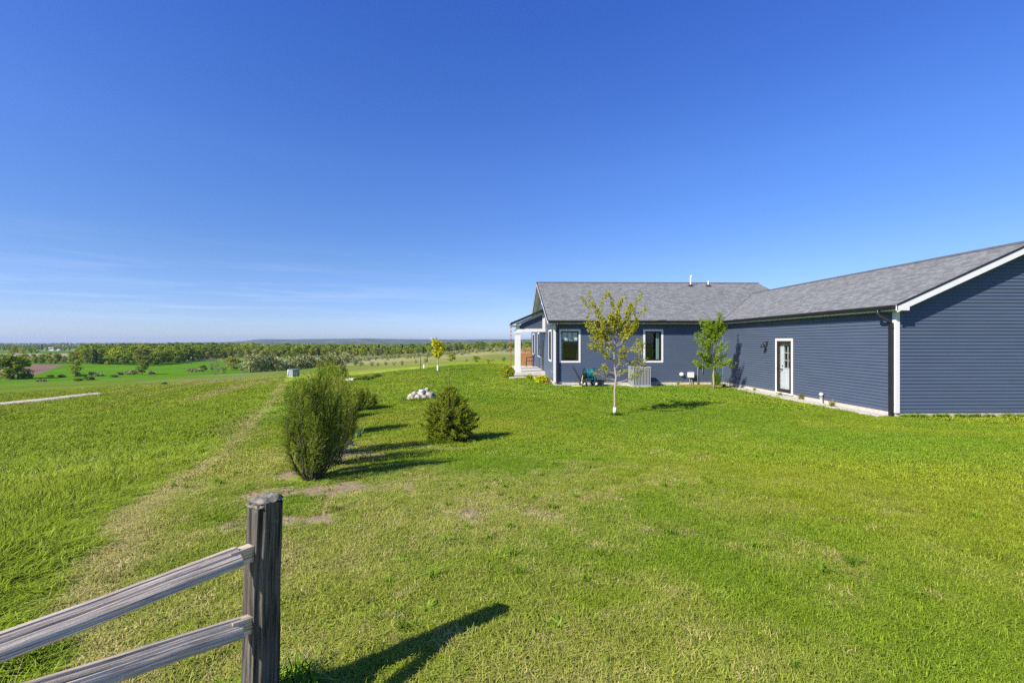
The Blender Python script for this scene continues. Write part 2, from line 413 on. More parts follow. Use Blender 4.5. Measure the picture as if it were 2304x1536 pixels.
M = dict(
    siding=paint('navy_vinyl_siding', (0.070, 0.092, 0.136), 0.42, 0.05, 1.2, spec=0.35, stretch=(1, 1, 4)),
    white=paint('white_trim', (0.66, 0.655, 0.65), 0.45, 0.03, 3),
    black=paint('black_aluminium', (0.016, 0.017, 0.020), 0.42, 0.15, 5, spec=0.4),
    bronze=paint('dark_bronze_frame', (0.030, 0.022, 0.018), 0.4, 0.1, 4, spec=0.4),
    concrete=paint('foundation_concrete', (0.50, 0.46, 0.40), 0.9, 0.16, 9, bump=0.15),
    slab=paint('porch_concrete', (0.50, 0.48, 0.44), 0.85, 0.1, 5, bump=0.1),
    room=paint('dim_room', (0.035, 0.035, 0.033), 0.9, 0.2, 3),
    blind=paint('roller_blind', (0.55, 0.66, 0.62), 0.8, 0.05, 4),
    drape=paint('pale_drape', (0.30, 0.40, 0.36), 0.85, 0.2, 7, stretch=(9, 9, 0.3)),
    glass=glass_mat('window_glass'),
    shingle=shingle_mat(),
    pvc=paint('white_plastic', (0.70, 0.70, 0.69), 0.35, 0.03, 8),
    rubber=paint('black_rubber', (0.02, 0.02, 0.021), 0.7, 0.2, 12),
    steel=paint('grey_painted_steel', (0.30, 0.32, 0.33), 0.45, 0.05, 5, spec=0.4),
    teal=paint('teal_hose', (0.010, 0.17, 0.20), 0.45, 0.15, 14),
    yellow_hose=paint('yellow_hose', (0.65, 0.62, 0.08), 0.5, 0.1, 9),
    cedar=wood_mat('cedar_boards', (0.25, 0.09, 0.035), (0.48, 0.21, 0.09), 5, (7, 7, 0.6), bump=0.2),
    copper=paint('copper_cups', (0.28, 0.10, 0.06), 0.4, 0.3, 20, metal=0.7),
    utility=paint('sage_green_utility_paint', (0.22, 0.27, 0.25), 0.6, 0.08, 4),
    rock=paint('fieldstone', (0.30, 0.25, 0.19), 0.9, 0.4, 9, bump=0.8, col2=(0.47, 0.41, 0.325)),
    bluerock=paint('blue_grey_stone', (0.27, 0.30, 0.36), 0.9, 0.35, 12, bump=0.5),
    bark=wood_mat('pale_grey_bark', (0.20, 0.16, 0.14), (0.42, 0.36, 0.32), 14, (6, 6, 1.2), bump=0.3),
    darkbark=paint('brown_bark', (0.11, 0.085, 0.065), 0.9, 0.35, 9, bump=0.4),
    post=wood_mat('weathered_post_wood', (0.026, 0.023, 0.020), (0.185, 0.168, 0.145), 6, (0.4, 12, 12), bump=1.0, lichen=((0.20, 0.21, 0.17), 26, 0.68), cracks=1.5),
    rail=wood_mat('weathered_grey_rail_wood', (0.38, 0.305, 0.225), (0.84, 0.70, 0.535), 8, (0.28, 14, 14), bump=0.7, cracks=1.6),
)
HAZE = 0.00006

# ------------------------------------------------------------------ ground: one sheet to the horizon
LUSH, YEL, STRAW, SOIL = (np.array(c) for c in ((0.166, 0.280, 0.020), (0.250, 0.318, 0.024), (0.52, 0.45, 0.17), (0.34, 0.25, 0.165)))
BARE = [(-2.5, 5.35, 0.85, 0.42), (-1.8, 5.65, 0.55, 0.34), (-2.9, 6.6, 0.35, 0.6), (-1.55, 8.85, 0.55, 0.22), (-1.05, 8.55, 0.6, 0.2), (-2.1, 8.0, 0.4, 0.3), (-2.2, 4.3, 0.9, 0.22)]

def lawn_mix(X, Y):
    """how dry, how bare and how yellow the turf is"""
    n1 = fbm(X / 2.3, Y / 2.3, 31, 4); n2 = fbm(X / 0.55, Y / 0.55, 41, 4); n3 = fbm(X / 5.5, Y / 5.5, 53, 3)
    fore = (1 - sstep(Y, 3.0, 12.0)) * (1 - sstep(X, -1.5, 5.0))
    ex = edge_x(Y)
    side = np.exp(-((X - ex - 0.20) / 0.24) ** 2) * (1 - 0.5 * sstep(Y, 24, 50)) + 0.14 * (1 - sstep(X - ex, 0.3, 3.2)) * sstep(X - ex, -0.3, 0.0)
    dry = np.clip(0.36 * fore + 0.95 * side + (0.35 + 0.65 * fore) * (0.8 * (n1 - 0.55) + 1.0 * (n2 - 0.5)), 0, 1)
    bare = np.zeros_like(dry)
    for bx, by, ra, rb in BARE:
        bare = np.maximum(bare, 1.25 - np.hypot((X - bx) / ra, (Y - by) / rb) + 1.3 * (n2 - 0.5))
    strip = np.exp(-((X - ex + 0.02) / 0.13) ** 2) * np.clip((fbm(X / 0.9, Y / 0.9, 63, 3) - 0.36) * 5, 0, 1) * sstep(Y, 3, 4.5) * (1 - sstep(Y, 24, 34))
    bare = np.maximum(bare, strip * 0.7)
    bare = np.clip(np.maximum(bare * 1.4, (0.9 * fore + 0.75 * side + 0.25 * (1 - sstep(Y, 8, 13))) * (n2 - 0.50) * 4.0 * sstep(n1, 0.40, 0.62)), 0, 1)
    yel = np.clip(0.36 + 2.4 * (n3 - 0.5) + 1.7 * (n1 - 0.5) + 0.8 * (n2 - 0.5) + 0.28 * fore, 0, 1)
    return dry, bare, yel

def turf_colour(X, Y):
    dry, bare, yel = lawn_mix(X, Y)
    c = LUSH * (1 - yel[:, None]) + YEL * yel[:, None]
    c = c * (1 - 0.66 * dry[:, None]) + STRAW * 0.66 * dry[:, None]
    # mowing stripes run along the slope, turning round the far corner
    st = np.sin((X * 0.80 + Y * 0.62 + 0.5 * fbm(X / 9, Y / 9, 77, 2)) * 4.2)
    c = c * (1 + 0.07 * st * sstep(Y, 9, 18))[:, None]
    return c, dry, bare

def meadow_colour(X, Y):
    n1 = fbm(X / 7, Y / 7, 61, 4); n2 = fbm(X / 1.1, Y / 1.1, 71, 3)
    q = X * 0.97 + Y * 0.24; al = Y * 0.97 - X * 0.24
    band = fbm(q / 2.2, al / 22, 83, 4)                  # windrows of old straw along the slope
    c = np.array((0.190, 0.305, 0.018)) * (1 - n1[:, None]) + np.array((0.268, 0.342, 0.028)) * n1[:, None]
    D = np.hypot(X, Y)
    d = np.clip((band - 0.56) * 7 + (n2 - 0.5) * 1.6, 0, 1) * sstep(X, -75, -8) * sstep(D, 8, 18)
    d = np.maximum(d, np.clip((fbm(X / 11, Y / 3, 97, 3) - 0.52) * 5, 0, 1) * sstep(D, 45, 70))
    return c * (1 - 0.6 * d[:, None]) + np.array((0.45, 0.37, 0.14)) * 0.6 * d[:, None]

def field_colour(X, Y):
    """fields of the valley and the far plain"""
    t = X / np.maximum(Y, 1); D = np.where(Y > 0, Y * CY + X * SY, 9999.0)
    n = fbm(X / 60, Y / 60, 13, 4); n2 = fbm(X / 16, Y / 160, 23, 3)
    green = np.array((0.085, 0.195, 0.012)) * (0.8 + 0.5 * n[:, None])
    pale = (np.array((0.25, 0.275, 0.085)) * (1 - n2[:, None]) + np.array((0.34, 0.32, 0.15)) * n2[:, None])
    brown = np.array((0.20, 0.135, 0.10)) * (0.75 + 0.5 * n2[:, None])
    tan = np.array((0.36, 0.29, 0.22)) * (0.85 + 0.3 * n2[:, None])
    far = np.array((0.17, 0.225, 0.055)) * (0.7 + 0.7 * n[:, None])
    c = far.copy()
    def put(mask, col):
        k = np.clip(mask, 0, 1)[:, None]
        c[:] = c * (1 - k) + col * k
    put(sstep(t, -0.47, -0.40) * sstep(D, 130, 150) * (1 - sstep(D, 700, 720)), pale)
    put((1 - sstep(t, -0.50, -0.44)) * (1 - sstep(D, 390, 420)), green)
    edge = -0.9776 + (D - 224) * 0.00057                 # the ploughed field's slanting edge
    put((1 - sstep(t, edge - 0.006, edge + 0.006)) * sstep(D, 222, 228) * (1 - sstep(D, 338, 344)), brown)
    put((1 - sstep(t, -0.80 + 0.02 * n, -0.78 + 0.02 * n)) * sstep(D, 470, 480) * (1 - sstep(D, 640, 660)), tan)
    put((1 - sstep(t, -0.78, -0.74)) * sstep(D, 660, 680) * (1 - sstep(D, 1000, 1040)), green * 0.9)
    return c

def base_colour(X, Y):
    D = np.hypot(X, Y)
    turf, dry, bare = turf_colour(X, Y)
    ex = edge_x(Y)
    lim = 66 + 7 * (fbm(X / 9, Y / 9, 7, 2) - 0.5) - 22 * sstep(-X, -2, 12) + 0 * X
    mow = sstep(X - ex, -0.12, 0.12) * (1 - sstep(np.hypot(X, Y), lim - 2, lim + 3))
    mead = meadow_colour(X, Y)
    rough = np.array((0.22, 0.235, 0.06)) * (0.75 + 0.5 * fbm(X / 5, Y / 5, 19, 4))[:, None]
    mead = mead * (1 - sstep(D, 52, 84)[:, None] * np.array((0.46, 0.38, 0.10)))  # duller far grass, darkened in its colour for the missing blades' self-shadow
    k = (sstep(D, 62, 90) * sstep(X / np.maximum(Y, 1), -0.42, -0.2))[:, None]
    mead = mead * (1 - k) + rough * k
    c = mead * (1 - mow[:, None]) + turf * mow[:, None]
    t = X / np.maximum(Y, 1)
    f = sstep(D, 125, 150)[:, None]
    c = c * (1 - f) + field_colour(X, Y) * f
    return c, dry * mow, bare * mow, mow

az = np.concatenate([np.linspace(-180, -62, 40)[:-1], np.linspace(-62, 62, 860), np.linspace(62, 180, 40)[1:-1]])
rad = np.concatenate([np.linspace(0.4, 14, 200), np.geomspace(14, 9000, 330)[1:]])
A_, R2 = np.meshgrid(np.radians(az), rad, indexing='ij')
GX, GY = (np.sin(A_) * R2).ravel(), (np.cos(A_) * R2).ravel()
GZ = height(GX, GY)
na, nr = len(az), len(rad)
ii, jj = np.meshgrid(np.arange(na), np.arange(nr - 1), indexing='ij')
i2 = (ii + 1) % na
GF = np.stack([(i2 * nr + jj).ravel(), (ii * nr + jj).ravel(), (ii * nr + jj + 1).ravel(), (i2 * nr + jj + 1).ravel()], 1)
# the middle of the fan
GV = np.stack([GX, GY, GZ], 1)

def ground_mat():
    m, n, l, p = nodes('turf_and_fields')
    at = n.new('ShaderNodeAttribute'); at.attribute_name = 'col'
    ge = n.new('ShaderNodeNewGeometry')
    sp = n.new('ShaderNodeSeparateXYZ')
    a2 = n.new('ShaderNodeAttribute'); a2.attribute_name = 'bare'
    def noise(sc, det=5, rough=0.65):
        z = n.new('ShaderNodeTexNoise'); z.inputs['Scale'].default_value = sc; z.inputs['Detail'].default_value = det; z.inputs['Roughness'].default_value = rough
        l.new(ge.outputs['Position'], z.inputs['Vector']); return z
    def mrange(src, a, b, c, d):
        q = n.new('ShaderNodeMapRange'); q.inputs['From Min'].default_value = a; q.inputs['From Max'].default_value = b; q.inputs['To Min'].default_value = c; q.inputs['To Max'].default_value = d
        l.new(src, q.inputs['Value']); return q.outputs['Result']
    def mul(a, b):
        x = n.new('ShaderNodeMix'); x.data_type = 'RGBA'; x.blend_type = 'MULTIPLY'; x.inputs['Factor'].default_value = 1
        l.new(a, x.inputs['A']); l.new(b, x.inputs['B']); return x.outputs['Result']
    fine, mid, big = noise(38, 6), noise(4.5, 6), noise(0.35, 6)
    c = mul(at.outputs['Color'], mrange(fine.outputs['Fac'], 0.3, 0.7, 0.68, 1.32))
    c = mul(c, mrange(mid.outputs['Fac'], 0.3, 0.7, 0.82, 1.18))
    c = mul(c, mrange(big.outputs['Fac'], 0.3, 0.7, 0.85, 1.15))
    th = noise(17, 5)
    ad = n.new('ShaderNodeMath'); ad.operation = 'ADD'; l.new(a2.outputs['Fac'], ad.inputs[0]); l.new(mrange(th.outputs['Fac'], 0.2, 0.8, -0.75, 0.75), ad.inputs[1])
    mk = mrange(ad.outputs[0], 0.28, 0.72, 0, 1)
    mx = n.new('ShaderNodeMix'); mx.data_type = 'RGBA'
    sr = n.new('ShaderNodeValToRGB'); sr.color_ramp.elements[0].color = (0.19, 0.13, 0.07, 1); sr.color_ramp.elements[1].color = (0.47, 0.375, 0.235, 1); sr.color_ramp.elements[0].position = 0.3; sr.color_ramp.elements[1].position = 0.7
    l.new(fine.outputs['Fac'], sr.inputs['Fac'])
    l.new(mk, mx.inputs['Factor']); l.new(c, mx.inputs['A']); l.new(sr.outputs['Color'], mx.inputs['B'])
    l.new(mx.outputs['Result'], p.inputs['Base Color'])
    p.inputs['Roughness'].default_value = 1.0; p.inputs['Specular IOR Level'].default_value = 0.0
    bp = n.new('ShaderNodeBump'); bp.inputs['Strength'].default_value = 0.55; bp.inputs['Distance'].default_value = 0.05
    hh = n.new('ShaderNodeMath'); hh.operation = 'ADD'; l.new(fine.outputs['Fac'], hh.inputs[0]); l.new(mid.outputs['Fac'], hh.inputs[1])
    l.new(hh.outputs[0], bp.inputs['Height']); l.new(bp.outputs['Normal'], p.inputs['Normal'])
    return m

gm_ = mesh_np('ground', GV, GF, ground_mat(), smooth=True)
gc, gd, gb, gmow = base_colour(GX, GY)
ca = gm_.attributes.new('col', 'FLOAT_COLOR', 'POINT')
ca.data.foreach_set('color', np.concatenate([gc, np.ones((len(gc), 1))], 1).astype(np.float32).ravel())
ba = gm_.attributes.new('bare', 'FLOAT', 'POINT'); ba.data.foreach_set('value', gb.astype(np.float32))
ground = link('ground', gm_); tag(ground, kind='structure')

def ribbon(name, pts, w, m, lift=0.02, step=1.0, kind='structure', wob=0.0, ends=0.0):
    """a strip laid on the terrain along a line of (x, y)"""
    P = []
    for (x0, y0), (x1, y1) in zip(pts[:-1], pts[1:]):
        k = max(1, int(math.hypot(x1 - x0, y1 - y0) / step))
        P += [(x0 + (x1 - x0) * i / k, y0 + (y1 - y0) * i / k) for i in range(k)]
    P.append(pts[-1]); P = np.array(P)
    T = np.gradient(P, axis=0); T /= np.linalg.norm(T, axis=1)[:, None]
    N = np.stack([-T[:, 1], T[:, 0]], 1)
    cols = np.linspace(-1, 1, 7)
    al = np.concatenate([[0], np.cumsum(np.hypot(*np.diff(P, axis=0).T))])
    taper = np.ones(len(P)) if not ends else np.sqrt(np.clip(np.minimum(al, al[-1] - al) / ends, 0.0, 1))
    V = []
    for c in cols:
        k = w / 2 * taper * (1 + wob * (fbm(P[:, 0] * 2.1 + 9 * c, P[:, 1] * 2.1, 5, 3) - 0.5) * 2)
        q = P + N * (c * k)[:, None]
        edge = 0.03 if abs(c) > 0.99 else 0
        V.append(np.stack([q[:, 0], q[:, 1], height(q[:, 0], q[:, 1]) + lift * (1 - 0.9 * c * c) - edge], 1))
    n = len(P); V = np.concatenate(V)
    i, j = np.meshgrid(np.arange(6), np.arange(n - 1), indexing='ij')
    F = np.stack([(i * n + j).ravel(), ((i + 1) * n + j).ravel(), ((i + 1) * n + j + 1).ravel(), (i * n + j + 1).ravel()], 1)
    o = link(name, mesh_np(name, V, F, m, True))
    return tag(o, kind=kind)

M['gravel'] = paint('pale_gravel', (0.42, 0.38, 0.32), 0.95, 0.45, 60, bump=0.8, detail=6, col2=(0.60, 0.56, 0.50))
M['drive'] = paint('gravel_driveway', (0.42, 0.36, 0.28), 0.95, 0.2, 3, bump=0.2, col2=(0.50, 0.44, 0.35))
M['mulch'] = paint('red_brown_mulch', (0.16, 0.075, 0.03), 0.95, 0.5, 30, bump=0.8, detail=6, col2=(0.30, 0.17, 0.07))
M['drymulch'] = paint('dry_wood_chips', (0.25, 0.17, 0.12), 0.95, 0.5, 34, bump=0.9, detail=6, col2=(0.50, 0.37, 0.27))

# ------------------------------------------------------------------ house
Y0, X0, YC, XW = 23.27, 2.80, 13.00, 11.45            # main wall, its left end, gable wall, wing side wall
ZB, ZS = 0.15, 3.06                                    # siding bottom, soffit
RIDGE_Y, XE, YE, ZE = 29.46, 2.44, 22.85, 3.25
RIDGE_Z = 5.955
XR = 16.77
GA_XE, GA_YE, GA_RX = 11.18, 12.65, 15.30
GA_RZ = 5.08
GA_X1 = 2 * GA_RX - XW
PM = (RIDGE_Z - ZE) / (RIDGE_Y - YE)
PG = (GA_RZ - 3.227) / (GA_RX - GA_XE)

house = thing('house', (X0, Y0, 0), 'long single storey navy blue clapboard house with grey shingle roof and garage wing', 'house')

def siding(name, o, u, n, s0, s1, z0, z1, holes=(), sl=None, sr=None):
    """lapped boards, 0.1016 m showing, cut round openings; sl, sr(z): slanting ends under a gable"""
    mb = MB(); H = 0.1016
    P = lambda s, b, z: (o[0] + u[0] * s + n[0] * b, o[1] + u[1] * s + n[1] * b, z)
    z = z0
    while z < z1 - 1e-4:
        zt = min(z + H, z1)
        cuts = sorted({z, zt} | {h for q in holes for h in (q[2], q[3]) if z < h < zt})
        for a, b in zip(cuts[:-1], cuts[1:]):
            mid = (a + b) / 2
            L = lambda w: max(s0, sl(w)) if sl else s0
            Rr = lambda w: min(s1, sr(w)) if sr else s1
            if Rr(b) - L(b) < 0.01 and Rr(a) - L(a) < 0.01: continue
            segs = [(L(a), L(b), Rr(a), Rr(b))]
            for q in holes:
                if q[2] < mid < q[3]:
                    nx = []
                    for (la, lb, ra, rb) in segs:
                        if q[0] <= la and q[1] >= ra: continue
                        if q[1] <= la or q[0] >= ra: nx.append((la, lb, ra, rb)); continue
                        if q[0] > la: nx.append((la, lb, q[0], q[0]))
                        if q[1] < ra: nx.append((q[1], q[1], ra, rb))
                    segs = nx
            ba, bb = (0.024 - 0.022 * (w - z) / H for w in (a, b))
            for la, lb, ra, rb in segs:
                mb.quad([P(la, ba, a), P(ra, ba, a), P(rb, bb, b), P(lb, bb, b)])
                if a == z: mb.quad([P(la, 0.001, a), P(ra, 0.001, a), P(ra, ba, a), P(la, ba, a)])
        z = zt
    return mb.build(name, M['siding'], house)

def frame_ring(mb, o, u, n, a0, a1, z0, z1, w, b0, b1, wb=None):
    wb = wb or w
    mb.obox(o, u, n, a0, a1, b0, b1, z1 - w, z1)
    mb.obox(o, u, n, a0, a1, b0, b1, z0, z0 + wb)
    mb.obox(o, u, n, a0, a0 + w, b0, b1, z0 + wb, z1 - w)
    mb.obox(o, u, n, a1 - w, a1, b0, b1, z0 + wb, z1 - w)

def window(o, u, n, a0, a1, z0, z1, style='plain', label=None, trim=0.095, sash=0.055):
    """trim > sash, pane, blind; returns the hole to cut in the boards"""
    t = MB(); frame_ring(t, o, u, n, a0, a1, z0, z1, trim, -0.01, 0.034)
    w = t.build('window', M['white'], house)
    if label: w['label'] = label
    i0, i1, k0, k1 = a0 + trim, a1 - trim, z0 + trim, z1 - trim
    f = MB(); frame_ring(f, o, u, n, i0, i1, k0, k1, sash, -0.05, 0.016)
    if style == 'blind':
        zc = k1 - (k1 - k0) * 0.30
        for k in (1, 2):
            c = i0 + sash + (i1 - i0 - 2 * sash) * k / 3
            f.obox(o, u, n, c - 0.009, c + 0.009, -0.044, -0.012, zc, k1 - sash)
        f.obox(o, u, n, i0 + sash, i1 - sash, -0.044, -0.012, zc - 0.018, zc)
    f.build('sash', M['black'], w)
    g = MB(); P = lambda a, b, z: (o[0] + u[0] * a + n[0] * b, o[1] + u[1] * a + n[1] * b, z)
    g.quad([P(i0 + sash, -0.03, k0 + sash), P(i1 - sash, -0.03, k0 + sash), P(i1 - sash, -0.03, k1 - sash), P(i0 + sash, -0.03, k1 - sash)][::1 if n[1] else -1])
    g.build('pane', M['glass'], w)
    r = MB(); D = -0.9                                   # the dim room behind
    c = [P(i0, D, k0), P(i1, D, k0), P(i1, D, k1), P(i0, D, k1)]; e = [P(i0, -0.05, k0), P(i1, -0.05, k0), P(i1, -0.05, k1), P(i0, -0.05, k1)]
    r.quad(c)
    for k in range(4): r.quad([e[k], e[(k + 1) % 4], c[(k + 1) % 4], c[k]])
    r.build('room', M['room'], w)
    if style == 'blind':
        b = MB(); b.obox(o, u, n, i0 + 0.02, i1 - 0.02, -0.10, -0.085, k1 - (k1 - k0) * 0.325, k1 - 0.01)
        b.obox(o, u, n, i0 + sash + 0.015, i0 + sash + 0.035, -0.10, -0.09, k0 + 0.03, k1 - (k1 - k0) * 0.32)
        b.build('blind', M['blind'], w)
    if style == 'drape':
        b = MB(); W = i1 - i0 - 2 * sash
        q0 = i1 - sash - W * 0.22
        for k in range(6):
            b.obox(o, u, n, q0 + W * 0.037 * k, q0 + W * 0.037 * k + 0.022, -0.16 - 0.02 * (k % 2), -0.12 - 0.02 * (k % 2), k0 + 0.06, k1)
        b.build('drape', M['drape'], w)
    return (a0 + 0.02, a1 - 0.02, z0 + 0.02, z1 - 0.02)

UX, UY, NF, NL = (1, 0), (0, 1), (0, -1), (-1, 0)
# main wall facing us
OM = (0, Y0)
h1 = window(OM, UX, NF, 3.05, 4.135, EYE - 1.07, EYE + 0.618, 'blind', 'window with a pale blind drawn over its top third')
h2 = window(OM, UX, NF, 7.335, 8.355, EYE - 1.07, EYE + 0.614, 'drape', 'window with a pale drape at its right side')
siding('wall', OM, UX, NF, X0, XW - 0.02, ZB, ZS, [h1, h2])
# left wall, running back to the porch and beyond it
OL = (X0, 0)
YB = 39.3
h3 = window(OL, UY, NL, 24.25, 25.62, EYE - 1.07, EYE + 0.63, 'plain', 'tall window just round the near left corner')
h4 = window(OL, UY, NL, 30.95, 32.75, EYE - 1.07, EYE + 0.62, 'plain', 'porch window beside the chair')
h5 = window(OL, UY, NL, 35.9, 37.8, EYE - 1.05, EYE + 0.64, 'plain', 'last porch window before the cedar fence')
zl = lambda z: YE + 0.30 + max(0, (z - ZE + 0.15)) / PM
zr = lambda z: 2 * RIDGE_Y - YE - 0.30 - max(0, (z - ZE + 0.15)) / PM
siding('wall', OL, UY, NL, Y0 + 0.001, YB, ZB, ZS, [h3, h4, h5, (28.7, 29.6, 0.10, 2.25)])
siding('wall', (X0 - 0.002, 0), UY, NL, Y0, 2 * RIDGE_Y - Y0, ZS, RIDGE_Z - 0.1, [], zl, zr)
# wing side wall and the big gable wall
OW = (XW, 0)
DY0, DY1, DZ0, DZ1 = 17.645, 18.77, 0.075, EYE + 0.118
siding('wall', OW, UY, NL, YC + 0.02, Y0 - 0.02, ZB, ZS, [(DY0 + 0.03, DY1 - 0.03, DZ0, DZ1 - 0.03)])
OG = (0, YC)
gl_ = lambda z: GA_XE + 0.05 + max(0, (z - 3.08)) / PG
gr_ = lambda z: 2 * GA_RX - GA_XE - 0.05 - max(0, (z - 3.08)) / PG
siding('wall', OG, UX, NF, XW + 0.001, GA_X1, ZB, GA_RZ - 0.1, [], lambda z: max(XW + 0.001, gl_(z)), gr_)
# plain walls out of sight: right and rear
mb = MB(); mb.box(GA_X1 - 0.1, GA_X1, YC + 0.02, 35.4, ZB, ZS); mb.box(8.0, GA_X1 - 0.1, 35.4, 35.5, ZB, ZS); mb.box(X0 + 0.05, 8.0, YB - 0.1, YB, ZB, 3.05); mb.box(7.9, 8.0, 35.5, YB - 0.1, ZB, 3.05)
mb.prism([(Y0 + 0.1, ZS), (2 * RIDGE_Y - Y0 - 0.1, ZS), (RIDGE_Y, RIDGE_Z - 0.2)], 'x', XR - 0.6, XR - 0.4)
mb.build('rear_wall', M['siding'], house)
# foundation
mb = MB()
mb.box(X0 + 0.015, XW + 0.1, Y0 + 0.015, Y0 + 0.2, -0.3, ZB + 0.01)
mb.box(X0 + 0.015, X0 + 0.2, Y0 + 0.2, YB, -0.3, ZB + 0.01)
mb.box(XW + 0.015, XW + 0.2, YC + 0.2, Y0 + 0.014, -0.3, ZB + 0.01)
mb.box(XW + 0.015, GA_X1, YC + 0.015, YC + 0.2, -0.3, ZB + 0.01)
mb.build('foundation', M['concrete'], house)

def slope(mb, P00, P10, P11, P01, ulen, vlen, th=0.045):
    """roof slab: eave edge P00-P10, ridge edge P01-P11"""
    dn = Vector((0, 0, -th))
    a = [Vector(p) for p in (P00, P10, P11, P01)]
    mb.quad(a, [(0, 0), (ulen, 0), (ulen, vlen), (0, vlen)])
    b = [p + dn for p in a]
    mb.quad([b[0], b[3], b[2], b[1]], [(0, 0), (0, vlen), (ulen, vlen), (ulen, 0)])
    for k in range(4):
        mb.quad([a[k], b[k], b[(k + 1) % 4], a[(k + 1) % 4]], [(0, 0), (0, .05), (.3, .05), (.3, 0)])

sl = math.hypot(RIDGE_Y - YE, RIDGE_Z - ZE)
mb = MB()
slope(mb, (XE, YE, ZE), (XR, YE, ZE), (XR, RIDGE_Y, RIDGE_Z), (XE, RIDGE_Y, RIDGE_Z), XR - XE, sl)
slope(mb, (XR, 2 * RIDGE_Y - YE, ZE), (XE, 2 * RIDGE_Y - YE, ZE), (XE, RIDGE_Y, RIDGE_Z), (XR, RIDGE_Y, RIDGE_Z), XR - XE, sl)
mroof = mb.build('main_roof', M['shingle'], house)
mb = MB(); mb.prism([(RIDGE_Y - 0.16, RIDGE_Z - 0.16 * PM + 0.008), (RIDGE_Y, RIDGE_Z + 0.012), (RIDGE_Y + 0.16, RIDGE_Z - 0.16 * PM + 0.008), (RIDGE_Y + 0.16, RIDGE_Z - 0.16 * PM + 0.03), (RIDGE_Y, RIDGE_Z + 0.036), (RIDGE_Y - 0.16, RIDGE_Z - 0.16 * PM + 0.03)], 'x', XE - 0.01, XR + 0.01)
M['ridge'] = paint('ridge_cap', (0.10, 0.10, 0.11), 0.9, 0.3, 6, stretch=(4, 1, 1))
mb.build('ridge_cap', M['ridge'], mroof)
sg = math.hypot(GA_RX - GA_XE, GA_RZ - 3.227)
gx1 = 2 * GA_RX - GA_XE
mb = MB(); GYE = 27.4
slope(mb, (GA_XE, GYE, 3.227), (GA_XE, GA_YE, 3.227), (GA_RX, GA_YE, GA_RZ), (GA_RX, GYE, GA_RZ), GYE - GA_YE, sg)
slope(mb, (gx1, GA_YE, 3.227), (gx1, GYE, 3.227), (GA_RX, GYE, GA_RZ), (GA_RX, GA_YE, GA_RZ), GYE - GA_YE, sg)
groof = mb.build('garage_roof', M['shingle'], house)
mb = MB(); mb.prism([(GA_RX - 0.16, GA_RZ - 0.16 * PG + 0.008), (GA_RX, GA_RZ + 0.012), (GA_RX + 0.16, GA_RZ - 0.16 * PG + 0.008), (GA_RX + 0.16, GA_RZ - 0.16 * PG + 0.03), (GA_RX, GA_RZ + 0.036), (GA_RX - 0.16, GA_RZ - 0.16 * PG + 0.03)], 'y', GA_YE - 0.01, GYE)
mb.build('ridge_cap', M['ridge'], groof)
# valley line between the roofs
vz = lambda x: 3.227 + PG * (x - GA_XE)
vy = lambda x: YE + (vz(x) - ZE) / PM
mb = MB(); mb.tube([(x, vy(x), vz(x) + 0.004) for x in np.linspace(GA_XE + 0.1, GA_RX, 8)], 0.022, 5)
mb.build('valley', M['ridge'], mroof)
# fascia, soffit, gutters
mb = MB()
mb.box(XE + 0.02, XW, YE + 0.02, YE + 0.045, 3.06, ZE - 0.05)
mb.box(GA_XE + 0.02, GA_XE + 0.045, GA_YE + 0.03, Y0 - 0.4, 3.05, 3.18)
mb.build('fascia', M['white'], house)
mb = MB()
mb.box(XE + 0.02, XW, YE + 0.046, Y0 + 0.03, 3.062, 3.075)
mb.box(GA_XE + 0.046, XW + 0.03, GA_YE + 0.05, Y0 - 0.42, 3.052, 3.065)
def soff(mb, y0, z0, y1, z1):
    mb.prism([(y0, z0), (y1, z1), (y1, z1 + 0.012), (y0, z0 + 0.012)], 'x', XE + 0.03, X0 + 0.02)
soff(mb, YE + 0.03, ZE - 0.19, RIDGE_Y, RIDGE_Z - 0.19); soff(mb, 2 * RIDGE_Y - YE - 0.03, ZE - 0.19, RIDGE_Y, RIDGE_Z - 0.19)
mb.prism([(GA_XE + 0.05, 3.227 - 0.19), (GA_RX, GA_RZ - 0.19), (GA_RX, GA_RZ - 0.178), (GA_XE + 0.05, 3.227 - 0.178)], 'y', GA_YE + 0.03, YC + 0.02)
mb.prism([(gx1 - 0.05, 3.227 - 0.19), (GA_RX, GA_RZ - 0.19), (GA_RX, GA_RZ - 0.178), (gx1 - 0.05, 3.227 - 0.178)], 'y', GA_YE + 0.03, YC + 0.02)
mb.build('soffit', M['white'], house)
mb = MB()
mb.prism([(YE + 0.018, 3.10), (YE + 0.018, 3.215), (YE - 0.11, 3.215), (YE - 0.11, 3.175), (YE - 0.075, 3.105)], 'x', XE + 0.02, GA_XE - 0.12)
mb.build('gutter', M['black'], house)
mb = MB()
mb.prism([(GA_XE + 0.018, 3.09), (GA_XE + 0.018, 3.205), (GA_XE - 0.11, 3.205), (GA_XE - 0.11, 3.165), (GA_XE - 0.075, 3.095)], 'y', GA_YE + 0.05, YE - 0.02)
mb.build('gutter', M['black'], house)
